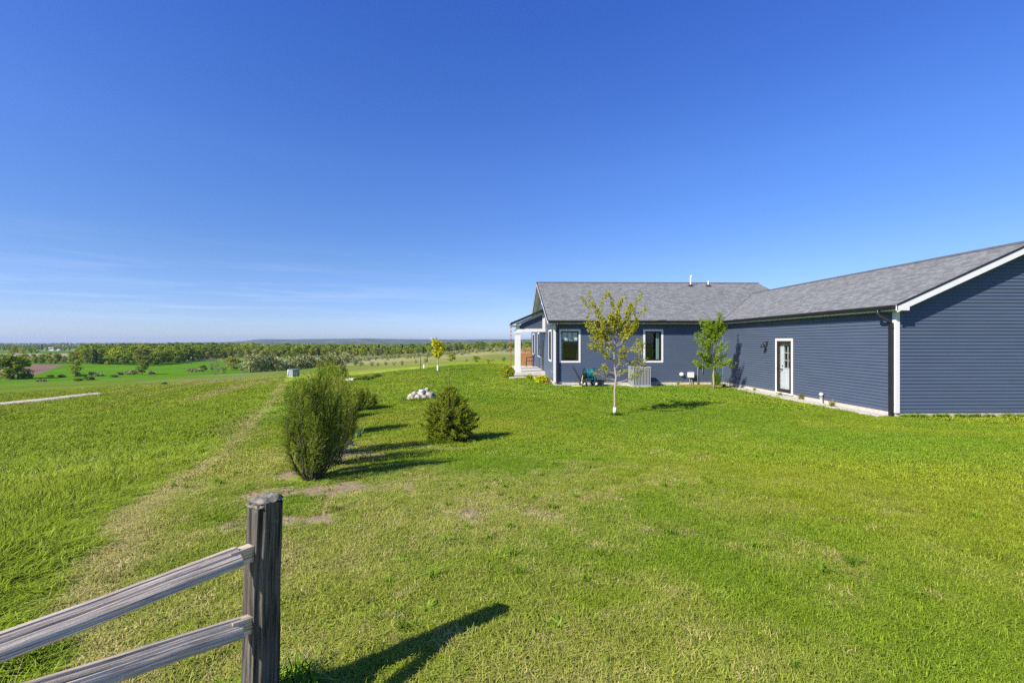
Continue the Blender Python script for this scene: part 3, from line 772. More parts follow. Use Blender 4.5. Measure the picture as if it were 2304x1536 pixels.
# rake boards with black drip edge
def rake(o, ax, e, ze, r, zr_, a0, a1, h, ret=None):
    mb = MB(); mb.prism([(e, ze - 0.05), (r, zr_ - 0.05), (r, zr_ - 0.05 - h), (e, ze - 0.05 - h)], ax, a0, a1)
    if ret: mb.prism([(e, ze - 0.05), (e + ret * 1, ze - 0.05 + PG * ret - 0.09), (e + ret, ze - 0.175), (e, ze - 0.175)], ax, a0 - 0.004, a1 + 0.05)
    mb.build('rake_board', M['white'], house)
    d = MB(); d.prism([(e - 0.01 * (1 if r > e else -1), ze - 0.048), (r, zr_ - 0.048), (r, zr_ + 0.006), (e - 0.01 * (1 if r > e else -1), ze + 0.006)], ax, a0 - 0.012, a1 - 0.005)
    d.build('drip_edge', M['black'], house)
rake(None, 'y', GA_XE, 3.227, GA_RX, GA_RZ, GA_YE - 0.02, GA_YE + 0.01, 0.175, 0.33)
rake(None, 'y', gx1, 3.227, GA_RX, GA_RZ, GA_YE - 0.021, GA_YE + 0.009, 0.175)
rake(None, 'x', YE, ZE, RIDGE_Y, RIDGE_Z, XE - 0.02, XE + 0.01, 0.14)
rake(None, 'x', 2 * RIDGE_Y - YE, ZE, RIDGE_Y, RIDGE_Z, XE - 0.021, XE + 0.009, 0.14)
# corner boards
mb = MB()
mb.obox((XW - 0.026, YC - 0.026), UX, UY, 0, 0.115, 0, 0.03, ZB - 0.03, 3.05); mb.obox((XW - 0.026, YC - 0.026), UX, UY, 0, 0.03, 0.03, 0.12, ZB - 0.03, 3.05)
mb.build('corner_trim', M['white'], house)
mb = MB()
mb.obox((X0 - 0.027, Y0 - 0.027), UX, UY, 0, 0.03, 0, 0.11, ZB - 0.03, 3.06); mb.obox((X0 - 0.027, Y0 - 0.027), UX, UY, 0.03, 0.11, 0, 0.03, ZB - 0.03, 3.06)
mb.build('corner_trim', M['white'], house)
mb = MB(); mb.box(XW - 0.05, XW - 0.02, Y0 - 0.05, Y0 - 0.02, ZB, 3.06)
M['bluetrim'] = paint('blue_inside_corner', (0.12, 0.19, 0.30), 0.45, 0.04, 3)
mb.build('corner_trim', M['bluetrim'], house)
# downspouts
def downspout(x, y, out, top):
    mb = MB()
    mb.box(x - 0.04, x + 0.04, y - 0.052, y + 0.052, -0.02, 2.72)
    ox, oy = out
    mb.tube([(x, y, 2.70), (x + ox * 0.25, y + oy * 0.25, 2.80), (x + ox * 0.85, y + oy * 0.85, 2.93), (x + ox, y + oy, 3.0), (x + ox, y + oy, 3.12)], 0.048, 8)
    for z in (0.35, 2.55): mb.box(x - 0.046, x + 0.046, y - 0.058, y + 0.058, z, z + 0.03)
    mb.build('downspout', M['black'], house)
downspout(XW - 0.075, YC + 0.085, (-0.245, 0.18), 3.1)
downspout(X0 + 0.155, Y0 - 0.085, (-0.02, -0.38), 3.1)
# the side door in the wing: white trim > storm door > glass; inner white door
t = MB(); frame_ring(t, OW, UY, NL, DY0, DY1, DZ0, DZ1, 0.095, -0.01, 0.034, 0.06)
door = t.build('door', M['white'], house); door['label'] = 'side door: dark storm door with full glass in white trim'
q0, q1, w0, w1 = DY0 + 0.095, DY1 - 0.095, DZ0 + 0.06, DZ1 - 0.095
t = MB(); frame_ring(t, OW, UY, NL, q0, q1, w0, w1, 0.115, -0.012, 0.026, 0.14); sd = t.build('storm_door', M['bronze'], door)
t = MB(); PW = lambda a, b, z: (XW - b, a, z)
t.quad([PW(q0 + 0.115, 0.004, w0 + 0.14), PW(q1 - 0.115, 0.004, w0 + 0.14), PW(q1 - 0.115, 0.004, w1 - 0.115), PW(q0 + 0.115, 0.004, w1 - 0.115)][::-1])
t.build('storm_glass', M['glass'], door)
t = MB(); t.obox(OW, UY, NL, q1 - 0.09, q1 - 0.07, 0.028, 0.07, 1.07, 1.09); t.obox(OW, UY, NL, q1 - 0.20, q1 - 0.07, 0.055, 0.075, 1.07, 1.09); t.obox(OW, UY, NL, q1 - 0.10, q1 - 0.06, 0.026, 0.034, 1.0, 1.16)
t.build('door_handle', M['black'], door)
inn = MB(); B0, B1 = -0.13, -0.09
g0, g1, v0, v1 = q0 + 0.15, q1 - 0.30, 1.11, w1 - 0.17
inn.obox(OW, UY, NL, q0, g0, B0, B1, w0, w1); inn.obox(OW, UY, NL, g1, q1, B0, B1, w0, w1)
inn.obox(OW, UY, NL, g0, g1, B0, B1, w0, v0); inn.obox(OW, UY, NL, g0, g1, B0, B1, v1, w1)
frame_ring(inn, OW, UY, NL, g0 - 0.02, g1 + 0.02, v0 - 0.02, v1 + 0.02, 0.03, B1, B1 + 0.015)
for k in (1, 2): inn.obox(OW, UY, NL, g0, g1, B1 - 0.02, B1, v0 + (v1 - v0) * k / 3 - 0.012, v0 + (v1 - v0) * k / 3 + 0.012)
inn.obox(OW, UY, NL, (g0 + g1) / 2 - 0.012, (g0 + g1) / 2 + 0.012, B1 - 0.02, B1, v0, v1)
for k in (0, 1):
    c0 = q0 + 0.13 + k * 0.36
    frame_ring(inn, OW, UY, NL, c0, c0 + 0.30, w0 + 0.16, 0.94, 0.02, B1, B1 + 0.008)
inn.obox(OW, UY, NL, q0, q0 + 0.02, B1, -0.012, w0, w1); inn.obox(OW, UY, NL, q1 - 0.02, q1, B1, -0.012, w0, w1); inn.obox(OW, UY, NL, q0 + 0.02, q1 - 0.02, B1, -0.012, w1 - 0.02, w1)
inn.obox(OW, UY, NL, q0 + 0.02, q1 - 0.02, B1, -0.012, w0 - 0.02, w0)
inner = inn.build('inner_door', M['white'], door)
t = MB(); t.lathe(PW(q1 - 0.21, B1, 1.05), [(0.0, 0), (0.03, 0), (0.03, 0.01), (0.012, 0.012), (0.012, 0.05), (0.03, 0.055), (0.03, 0.08), (0, 0.085)], 10, 'x')
for i, (x, y, z) in enumerate(t.v): t.v[i] = (2 * (XW - B1) - x, y, z)
t.build('door_knob', M['black'], inner)
t = MB(); t.lathe(PW(q1 - 0.21, B1, 1.19), [(0.0, 0), (0.028, 0), (0.028, -0.014), (0, -0.016)], 10, 'x'); t.build('deadbolt', M['black'], inner)
t = MB(); t.obox(OW, UY, NL, g0, g1, -0.55, -0.5, v0, v1); t.obox(OW, UY, NL, g0, g1, -0.5, B0, v0 - 0.01, v0); t.obox(OW, UY, NL, g0, g1, -0.5, B0, v1, v1 + 0.01); t.obox(OW, UY, NL, g0 - 0.01, g0, -0.5, B0, v0, v1); t.obox(OW, UY, NL, g1, g1 + 0.01, -0.5, B0, v0, v1)
t.build('room', M['room'], door)
# wall lamp left of the door
t = MB(); ly, lz = 19.38, 2.03
t.obox(OW, UY, NL, ly - 0.05, ly + 0.05, 0.0, 0.03, lz - 0.06, lz + 0.14); t.tube([(XW - 0.02, ly, lz + 0.08), (XW - 0.09, ly, lz + 0.13), (XW - 0.17, ly, lz + 0.12), (XW - 0.19, ly, lz + 0.06)], 0.011, 6)
lamp = t.build('wall_lamp', M['black'], house)
t = MB(); t.lathe((XW - 0.19, ly, lz - 0.10), [(0.0, 0.17), (0.03, 0.165), (0.035, 0.12), (0.075, 0.10), (0.11, 0.0), (0.103, 0.0), (0.06, 0.08), (0.0, 0.1)], 14)
t.build('lamp_shade', M['black'], lamp)
# roof pipes
def roof_pipe(x, y, h, r, cap, label):
    z = ZE + PM * (y - YE)
    t = MB(); t.lathe((x, y, z), [(r, -0.1), (r, h), (r * 0.7, h), (r * 0.7, h - 0.05)], 12)
    if cap: t.lathe((x + 0.03, y, z + h - 0.01), [(r * 1.35, 0), (r * 1.35, 0.09), (r * 0.9, 0.13), (0, 0.14)], 12)
    o = t.build('roof_pipe', M['pvc'], house); o['label'] = label
    f = MB(); f.quad([(x - 0.16, y - 0.16, z - 0.16 * PM + 0.012), (x + 0.16, y - 0.16, z - 0.16 * PM + 0.012), (x + 0.16, y + 0.16, z + 0.16 * PM + 0.012), (x - 0.16, y + 0.16, z + 0.16 * PM + 0.012)])
    f.lathe((x, y, z), [(r + 0.05, 0.02 - PM * 0.1), (r + 0.012, 0.10)], 12)
    f.build('flashing', M['rubber'], o)
roof_pipe(12.07, 28.75, 0.56, 0.036, True, 'taller white roof pipe with a cap')
roof_pipe(13.2, 28.75, 0.32, 0.036, False, 'shorter white roof pipe')
# dryer vent, meter box, spigot on the main wall
t = MB(); t.lathe((9.29, Y0 - 0.01, EYE - 1.67), [(0.10, 0.0), (0.10, -0.06), (0.085, -0.13), (0.05, -0.15), (0, -0.152)], 16, 'y'); t.build('dryer_vent', M['pvc'], house)
t = MB(); t.box(9.60, 9.865, Y0 - 0.16, Y0 - 0.01, EYE - 1.81, EYE - 1.565); t.box(9.585, 9.88, Y0 - 0.185, Y0 - 0.16, EYE - 1.825, EYE - 1.55); mbx = t.build('meter_box', M['pvc'], house, bevel=0.008)
t = MB(); t.tube([(9.70, Y0 - 0.08, EYE - 1.81), (9.70, Y0 - 0.08, -0.05)], 0.018, 6); t.tube([(9.80, Y0 - 0.08, EYE - 1.81), (9.80, Y0 - 0.08, -0.05)], 0.018, 6); t.build('conduit', M['steel'], mbx)
t = MB(); t.tube([(10.12, Y0 - 0.06, -0.05), (10.12, Y0 - 0.06, 0.88), (10.36, Y0 - 0.06, 0.91), (10.36, Y0 - 0.06, 0.55)], 0.014, 6); t.lathe((10.24, Y0 - 0.08, 0.86), [(0, 0), (0.05, 0.01), (0.05, 0.07), (0, 0.08)], 10); t.build('gas_pipe', M['steel'], house)
t = MB(); t.tube([(11.0, Y0 - 0.01, 0.62), (11.0, Y0 - 0.10, 0.62), (11.0, Y0 - 0.12, 0.56)], 0.02, 6); t.tube([(11.0, Y0 - 0.10, 0.62), (11.0, Y0 - 0.10, 0.68)], 0.01, 5); t.box(10.95, 11.05, Y0 - 0.105, Y0 - 0.095, 0.675, 0.695); t.build('spigot', M['black'], house)
t = MB(); t.obox(OL, UY, NL, 23.9, 23.99, 0.01, 0.05, 0.55, 0.69); t.build('outlet_cover', M['steel'], house)
# gable vent
t = MB(); frame_ring(t, OL, UY, NL, RIDGE_Y - 0.3, RIDGE_Y + 0.3, 4.55, 5.15, 0.07, 0.0, 0.05)
for k in range(6): t.obox(OL, UY, NL, RIDGE_Y - 0.23, RIDGE_Y + 0.23, 0.0, 0.025, 4.64 + 0.075 * k, 4.68 + 0.075 * k)
t.build('gable_vent', M['white'], house)
# porch
PY0, PY1, PXL = 27.45, 30.6, 1.02
PE, PZE, PZT = 0.70, 3.27, 4.15
porch_p = (PZT - PZE) / (X0 - PE)
mb = MB(); slope(mb, (PE, PY1 + 0.2, PZE), (PE, PY0 - 0.25, PZE), (X0 - 0.01, PY0 - 0.25, PZT), (X0 - 0.01, PY1 + 0.2, PZT), 3.6, 2.3, 0.05)
proof = mb.build('porch_roof', M['shingle'], house)
mb = MB(); mb.prism([(PE - 0.01, PZE - 0.14), (PE - 0.01, PZE + 0.006), (X0 - 0.03, PZT + 0.006), (X0 - 0.03, PZT - 0.14)], 'y', PY0 - 0.285, PY0 - 0.252); mb.build('drip_edge', M['black'], proof)
mb = MB(); mb.prism([(PXL, PZE - 0.02), (X0 - 0.03, PZT - 0.16), (X0 - 0.03, PZT - 0.32), (PXL + 0.22, PZE - 0.07), (PXL + 0.22, 2.93), (PXL, 2.93)], 'y', PY0 - 0.06, PY0 - 0.025)
mb.box(X0 - 0.20, X0 - 0.03, PY0 - 0.062, PY0 - 0.027, 2.93, PZT - 0.33)
mb.box(PE + 0.02, PXL + 0.3, PY0 - 0.25, PY1 + 0.1, PZE - 0.135, PZE - 0.12)
mb.build('porch_trim', M['white'], house)
zz = lambda z: PXL + 0.22 + max(0, (z - (PZE - 0.08))) / porch_p * 0.97
siding('wall', (0, PY0), UX, NF, PXL + 0.22, X0 - 0.05, 2.93, PZT - 0.28, [], zz, None)
mb = MB(); mb.box(PXL + 0.04, X0 - 0.02, PY0 - 0.064, PY0 + 0.14, 2.75, 2.93); mb.box(PXL + 0.04, PXL + 0.24, PY0 + 0.14, PY1, 2.75, 2.93); mb.build('porch_beam', M['white'], house)
mb = MB(); mb.box(PXL + 0.24, X0 - 0.03, PY0 + 0.141, PY1 + 0.1, 2.86, 2.875); mb.build('porch_ceiling', M['white'], house)
def column(x, y):
    mb = MB()
    mb.lathe((0, 0, 0), [], 4)
    mb.box(x - 0.14, x + 0.14, y - 0.14, y + 0.14, 0.58, 2.62)
    for z0_, z1_, w in ((0.38, 0.58, 0.17), (2.62, 2.68, 0.165), (2.68, 2.75, 0.185)): mb.box(x - w, x + w, y - w, y + w, z0_, z1_)
    mb.build('porch_column', M['white'], house)
column(1.16, PY0 + 0.1); column(1.20, PY1 - 0.12)
mb = MB(); mb.box(0.98, X0 - 0.02, PY0 - 0.1, 34.2, 0.17, 0.38); mb.build('porch_floor', M['slab'], house, bevel=0.012)
mb = MB(); mb.box(1.02, X0 - 0.03, PY0 - 0.06, 34.2, -0.3, 0.169); mb.build('porch_footing', M['concrete'], house)
mb = MB(); mb.box(0.62, 1.02, PY0 - 0.45, PY0 + 0.9, -0.1, 0.06); mb.build('step', M['slab'], house, bevel=0.012)
mb = MB(); mb.obox(OL, UY, NL, 28.7, 29.6, -0.03, 0.02, 0.38, 2.25); mb.build('door', M['bronze'], house)['label'] = 'dark front door in the shade of the porch'

# ------------------------------------------------------------------ strips along the house
ribbon('gravel_strip', [(X0 - 0.1, Y0 - 0.28), (9.0, Y0 - 0.28)], 0.62, M['gravel'], 0.03, 0.3, wob=0.3)
ribbon('gravel_strip', [(XW - 0.30, Y0 - 0.75), (XW - 0.34, 17.5), (XW - 0.26, YC + 0.05)], 0.70, M['gravel'], 0.03, 0.3, wob=0.35)
ribbon('mulch_bed', [(8.9, Y0 - 0.42), (10.6, Y0 - 0.85), (11.0, Y0 - 1.5), (11.05, Y0 - 2.3)], 0.85, M['mulch'], 0.04, 0.3, wob=0.3, ends=0.6)
ribbon('mulch_bed', [(X0 - 0.26, Y0 + 0.2), (X0 - 0.3, PY0 - 0.25)], 0.5, M['mulch'], 0.04, 0.3, wob=0.3)
ribbon('mulch_bed', [(-2.45, 6.7), (-2.7, 7.6), (-3.3, 9.6), (-4.3, 12.2)], 0.62, M['drymulch'], 0.03, 0.2, wob=0.5, ends=1.3)
p0 = ground_at(-40, 915); p1 = ground_at(100, 901); p2 = ground_at(215, 888)
ribbon('driveway', [(p0[0] - 18, p0[1] - 4), p0[:2], p1[:2], p2[:2]], 2.0, M['drive'], 0.2, 1.0)
q0 = ground_at(480, 824); q1 = ground_at(505, 812); q2 = ground_at(415, 812.5)

# ------------------------------------------------------------------ leaves, shoots, needles
def unit(v):
    return v / np.maximum(np.linalg.norm(v, axis=-1, keepdims=True), 1e-9)

def leaves(C, size, r, droop=0.2, fold=0.25, wid=0.55, outward=None):
    """one leaf (a folded rhombus) at each of the points C"""
    n = len(C)
    d = unit(r.normal(size=(n, 3)) + (0 if outward is None else outward * 1.0) + np.array([0, 0, -droop]))
    a = unit(np.cross(d, r.normal(size=(n, 3))))
    nm = np.cross(d, a)
    s = (size * r.uniform(0.65, 1.3, n))[:, None]
    v0 = C; v2 = C + d * s
    m = C + d * s * 0.5 + nm * s * fold
    v1 = m + a * s * wid * 0.5; v3 = m - a * s * wid * 0.5
    V = np.stack([v0, v1, v2, v3], 1).reshape(-1, 3)
    F = np.arange(4 * n).reshape(-1, 4)
    return V, F

def needles(P, D, L, per, nl, nw, r, spread=0.7):
    """shoots from P along D (unit), length L; needles (triangles) set round each"""
    n = len(P)
    k = np.tile(np.linspace(0.05, 1.0, per), (n, 1)) * np.asarray(L).reshape(-1, 1)
    B = (P[:, None] + D[:, None] * k[..., None]).reshape(-1, 3)
    Dd = np.repeat(D, per, 0)
    s = unit(np.cross(Dd, r.normal(size=Dd.shape)))
    d = unit(Dd * (1 - spread) + s * spread)
    w = np.cross(d, unit(r.normal(size=d.shape)))
    l = (nl * r.uniform(0.7, 1.25, len(B)))[:, None]
    V = np.stack([B - w * nw, B + w * nw, B + d * l], 1).reshape(-1, 3)
    return V, np.arange(len(V)).reshape(-1, 3)

def put_np(name, VF, m, parent, smooth=False):
    o = link(name, mesh_np(name, VF[0], VF[1], m, smooth), parent)
    return o

def merge(L):
    off, V, F = 0, [], []
    for v, f in L:
        V.append(v); F.append(f + off); off += len(v)
    return np.concatenate(V), np.concatenate(F)

def curve(a, b, n, r, wob=0.06, rise=0.0):
    a, b = np.asarray(a, float), np.asarray(b, float)
    t = np.linspace(0, 1, n)[:, None]
    L = np.linalg.norm(b - a)
    p = a + (b - a) * t + np.array([0, 0, rise * L]) * (t * (1 - t)) * -2
    w = r.normal(size=(n, 3)) * wob * L * 0.5 * (t * (1 - t) * 4) ** 0.5
    w[0] = 0
    return p + w

# leaf colours, some raised or darkened to allow for shade within the foliage
L_OLIVE = leaf_mat('young_maple_leaves', [(0.38, 0.32, 0.025), (0.48, 0.48, 0.035), (0.34, 0.40, 0.025), (0.50, 0.45, 0.04)], 0.48)
L_BRIGHT = leaf_mat('bright_green_leaves', [(0.21, 0.33, 0.018), (0.32, 0.44, 0.025), (0.25, 0.38, 0.018)], 0.48)
L_GOLD = leaf_mat('golden_leaves', [(0.60, 0.58, 0.03), (0.70, 0.67, 0.05), (0.50, 0.50, 0.03)], 0.4)
L_YEW = leaf_mat('yew_needles', [(0.075, 0.130, 0.010), (0.135, 0.195, 0.015), (0.100, 0.155, 0.012), (0.23, 0.27, 0.03)], 0.28)
L_YEWTAN = leaf_mat('bronze_yew_needles', [(0.28, 0.29, 0.045), (0.34, 0.33, 0.055), (0.21, 0.25, 0.03)], 0.3)
L_YEWTIP = leaf_mat('yellow_green_new_shoots', [(0.24, 0.30, 0.018), (0.36, 0.40, 0.03), (0.20, 0.27, 0.016)], 0.35)
L_SHRUB = leaf_mat('mid_green_leaves', [(0.11, 0.20, 0.014), (0.165, 0.27, 0.02), (0.13, 0.23, 0.016)], 0.4)
L_SPRUCE = leaf_mat('spruce_needles', [(0.17, 0.235, 0.012), (0.28, 0.335, 0.02), (0.11, 0.155, 0.010), (0.43, 0.43, 0.04)], 0.28)
L_BOX = leaf_mat('boxwood_leaves', [(0.30, 0.36, 0.02), (0.44, 0.48, 0.03), (0.22, 0.28, 0.016)], 0.3)
L_LIME = leaf_mat('lime_yellow_leaves', [(0.52, 0.56, 0.02), (0.66, 0.66, 0.03), (0.44, 0.48, 0.02)], 0.4)
L_IRIS = leaf_mat('grey_green_blades', [(0.16, 0.25, 0.08), (0.24, 0.34, 0.13)], 0.3)
L_DARK = leaf_mat('dark_perennial_leaves', [(0.075, 0.16, 0.014), (0.11, 0.21, 0.018)], 0.3)
L_TAN = leaf_mat('dry_grass_tuft', [(0.28, 0.22, 0.08), (0.20, 0.20, 0.05)], 0.3)

# ------------------------------------------------------------------ the two young trees by the house, the golden one
def young_tree(name, loc, h, trunk_r, branches, leafm, leafn, leafs, label, group=None, wrap=None, droop=0.4, seed=1, spread=0.055, start=0.35, barkm=None):
    """branches: (z0, dx, dz, side, n leaves factor); x to the right, in metres"""
    r = np.random.default_rng(seed)
    t = thing(name, loc, label, 'tree', group)
    L = Vector(loc)
    mb = MB()
    trunk = curve((0, 0, 0), (h * 0.012, 0.02, h * 0.90), 9, r, 0.012)
    mb.tube([L + Vector(p) for p in trunk], list(np.linspace(trunk_r, trunk_r * 0.22, 9)), 9)
    C = []
    def grow(a, b, rad, lv):
        P = curve(a, b, 6, r, 0.07, 0.16)
        mb.tube([L + Vector(p) for p in P], list(np.linspace(rad, rad * 0.3, 6)), 5, caps=False)
        ln = np.linalg.norm(np.asarray(b) - np.asarray(a))
        n = int(leafn * ln * lv)
        u = start + (1.02 - start) * r.random(n) ** 0.8
        i = np.clip(u * 5, 0, 4.999); k = i.astype(int); f = (i - k)[:, None]
        Q = P[k] * (1 - f) + P[k + 1] * f
        cl = np.round(u * ln / 0.085)                        # leaves sit in bunches along the twig
        off = np.stack([_hash(cl.astype(int), np.full(n, q), seed + int(ln * 100)) - 0.5 for q in (1, 2, 3)], 1) * spread * 1.6
        C.append(Q + off + r.normal(size=(n, 3)) * spread * 0.55 + np.array([0, 0, -0.01]))
        return P
    for br in branches:
        z0, dx, dz, lv = br[:4]
        dy = br[4] if len(br) > 4 else r.uniform(-0.45, 0.45) * max(0.25, abs(dx))
        base = trunk[0] + (trunk[-1] - trunk[0]) * (z0 / trunk[-1][2])
        tip = base + np.array([dx, dy, dz])
        P = grow(base, tip, max(0.006, trunk_r * 0.30 * (1 - z0 / h) + 0.005), lv)
        for k in range(int(2 + 3 * np.linalg.norm(tip - base))):
            q = P[r.integers(2, 5)]
            d = (tip - base) * r.uniform(0.25, 0.45) + r.normal(size=3) * 0.16 * np.linalg.norm(tip - base) + np.array([0, 0, 0.10])
            grow(q, q + d, 0.005, lv)
    mb.build('trunk', barkm or M['bark'], t)
    C = np.concatenate(C) + np.array(loc) - np.array(ORG[t.name])
    put_np('crown', leaves(C, leafs, r, droop, 0.22, 0.75), leafm, t)
    if wrap:
        w = MB(); w.lathe((loc[0], loc[1], loc[2]), [(trunk_r + 0.012, 0.02), (trunk_r + 0.010, wrap * 0.5), (trunk_r + 0.006, wrap), (trunk_r - 0.01, wrap)], 10)
        w.build('trunk_wrap', M['pvc'], t)
    return t

mx_, my_, mz_ = ground_at(1383, 935)
S = 13.5 / F_PX / 5.297                                      # metres per pixel of the enlarged crop
MAP = [((418, 930), (290, 868), .8), ((420, 1012), (165, 908), .16), ((412, 790), (165, 580), 1), ((414, 725), (330, 480), .5), ((405, 600), (168, 130), 1.0), ((420, 560), (100, 395), 1.1), ((405, 780), (230, 690), .8),
       ((418, 545), (335, 210), .9), ((445, 610), (690, 345), 1.2), ((440, 970), (560, 900), .6), ((445, 1050), (800, 855), .45), ((430, 870), (565, 690), .9), ((440, 880), (800, 700), .55), ((440, 705), (530, 630), .5),
       ((430, 545), (482, 50), 1.2), ((440, 620), (625, 158), 1.0), ((450, 705), (730, 600), .45), ((425, 560), (250, 480), 1.0), ((428, 540), (400, 300), 1.1), ((430, 540), (545, 330), 1.1), ((428, 600), (640, 440), 1), ((418, 700), (255, 560), .9), ((425, 640), (130, 330), .9), ((430, 500), (440, 170), 1.1)]
br = []
for (ax, ay), (bx, by), lv in MAP:
    br.append(((1450 - ay) * S, (bx - ax) * S * 0.94, (ay - by) * S * 0.95, lv))
young_tree('maple_tree', (mx_, my_, mz_ - 0.02), 3.42, 0.042, br, L_OLIVE, 190, 0.047, 'slender young tree with olive yellow leaves and white trunk wrap on the lawn', wrap=0.27, droop=0.5, seed=5, spread=0.05, start=0.38)

gx_, gy_, gz_ = ground_at(1605.5, 876)
d_ = gx_ * SY + gy_ * CY
S2 = d_ / F_PX / 7.68
GAP = [((800, 960), (400, 850), .9), ((800, 930), (620, 900), 1), ((805, 940), (1100, 800), 1.0), ((812, 900), (980, 900), 1), ((800, 850), (470, 660), 1.0), ((800, 800), (410, 390), .5), ((800, 760), (550, 440), .9), ((805, 840), (1090, 740), .7), ((808, 780), (1030, 500), .55),
       ((800, 640), (620, 560), .9), ((810, 700), (910, 650), .8), ((810, 600), (930, 520), 1), ((808, 560), (700, 470), 1), ((815, 430), (540, 315), 1.1), ((815, 420), (610, 150), 1.3), ((820, 400), (1080, 280), 1.2), ((820, 380), (950, 20), .9), ((820, 420), (740, 130), 1.5), ((822, 430), (900, 190), 1.5), ((820, 440), (1010, 210), 1.3),
       ((815, 450), (680, 290), 1.4), ((818, 455), (950, 350), 1.3), ((805, 900), (700, 720), 1.1), ((805, 900), (880, 760), 1.1), ((803, 960), (770, 930), 1), ((805, 880), (560, 760), 1), ((820, 500), (820, 300), 1.6), ((815, 520), (760, 350), 1.4), ((815, 520), (890, 420), 1.3)]
br = [((1335 - ay) * S2, (bx - ax) * S2 * 0.78, (ay - by) * S2 * 0.86, lv) for (ax, ay), (bx, by), lv in GAP]
young_tree('ornamental_tree', (gx_, gy_, gz_ - 0.02), 1335 * S2 * 0.83, 0.045, br, L_BRIGHT, 250, 0.050, 'small bright green tree in the mulch bed at the inner corner of the house', seed=8, spread=0.065, start=0.12, droop=0.2)

yx_, yy_, yz_ = ground_at(985, 836)
d_ = yx_ * SY + yy_ * CY
S3 = d_ / F_PX
r_ = np.random.default_rng(3)
br = []
for k in range(26):
    z0 = r_.uniform(28, 50); w = r_.uniform(-11, 11)
    br.append((z0 * S3, w * S3, r_.uniform(3, 27) * S3, 1.0))
young_tree('golden_tree', (yx_, yy_, yz_ - 0.02), 70 * S3, 0.06, br, L_GOLD, 58, 0.14, 'small golden yellow tree with a white trunk guard far out on the lawn', wrap=15 * S3, seed=4, spread=0.085, start=0.05)

# ------------------------------------------------------------------ spruce
def spruce(loc, h, rmax, label, seed, n_whorl=16, lead=0.22, nd=(0.028, 0.0035), per=15, twigs=10, group=None, asym=0.0, m=None, rise=0.38):
    r = np.random.default_rng(seed)
    t = thing('spruce', loc, label, 'tree', group)
    mb = MB(); L = np.array(loc)
    mb.tube([Vector(L), Vector(L + (0, 0, h * 0.6)), Vector(L + (0.01, 0, h))], [rmax * 0.07, rmax * 0.035, 0.005], 7)
    P, D, LL = [], [], []
    for k in range(n_whorl):
        q = k / (n_whorl - 1)
        zt = 0.04 + (1 - lead - 0.05) * q                    # height of the branch tips
        R0 = rmax * float(np.interp(zt / (1 - lead), [0, .06, .25, .42, .66, .84, .93, 1.0], [.60, .75, .97, 1.0, .80, .44, .26, .06]))
        nb = int(7 + 6 * R0 / rmax)
        for j in range(nb):
            a = 2 * math.pi * (j + r.random() * 0.8) / nb + k * 1.3
            R1 = R0 * 0.86 * r.uniform(0.70, 1.16) * (1 + asym * math.cos(a))
            up = rise * (0.35 + 1.3 * q) + r.uniform(-0.12, 0.18)
            z = max(0.03 * h, h * zt - up * R1)
            d = np.array([math.cos(a), math.sin(a), up])
            tip = np.array([0, 0, z]) + d * R1
            mid = np.array([0, 0, z]) + d * R1 * 0.5 - np.array([0, 0, 0.05 * R1])
            mb.tube([Vector(L + (0, 0, z)), Vector(L + mid), Vector(L + tip)], [0.008, 0.006, 0.003], 4, caps=False)
            n = max(4, int(twigs * R1 / rmax * (1.25)))
            u = r.uniform(0.28, 1.0, n)
            base = np.where(u[:, None] < 0.5, mid * (u[:, None] * 2) + np.array([0, 0, z]) * (1 - 2 * u[:, None]), mid * (2 - 2 * u[:, None]) + tip * (2 * u[:, None] - 1))
            dd = unit(unit(d[None]) * 0.9 + r.normal(size=(n, 3)) * 0.45 + np.array([0, 0, 0.25]))
            P.append(base); D.append(dd); LL.append(r.uniform(0.06, 0.13, n) * (rmax / 0.6) ** 0.5)
            P.append(mid[None]); D.append(unit((tip - mid)[None])); LL.append([np.linalg.norm(tip - mid) * 1.05])
    for k in range(14):                                      # top shoots and leader
        a = k * 2.4; P.append(np.array([[0, 0, h * (1 - lead - 0.03 - 0.012 * k)]])); D.append(unit(np.array([[math.cos(a) * 0.62, math.sin(a) * 0.62, 0.85]]))); LL.append([h * (0.12 + 0.004 * k)])
    P.append(np.array([[0, 0, h * (1 - lead - 0.05)]])); D.append(np.array([[0.0, 0.0, 1.0]])); LL.append([h * (lead + 0.05)])
    P, D, LL = np.concatenate(P), np.concatenate(D), np.concatenate([np.atleast_1d(x) for x in LL])
    mb.build('trunk', M['darkbark'], t)
    put_np('crown', needles(P, D, LL, per, nd[0], nd[1], r, 0.62), m or L_SPRUCE, t)
    return t

sx_, sy_, sz_ = ground_at(1010, 992)
ds = sx_ * SY + sy_ * CY
spruce((sx_, sy_, sz_ - 0.02), 158 * ds / F_PX, 66 * ds / F_PX, 'bushy young spruce with a bare leader standing alone on the lawn', 21, 17, 0.24, (0.034, 0.0060), 24, 22, asym=0.05)

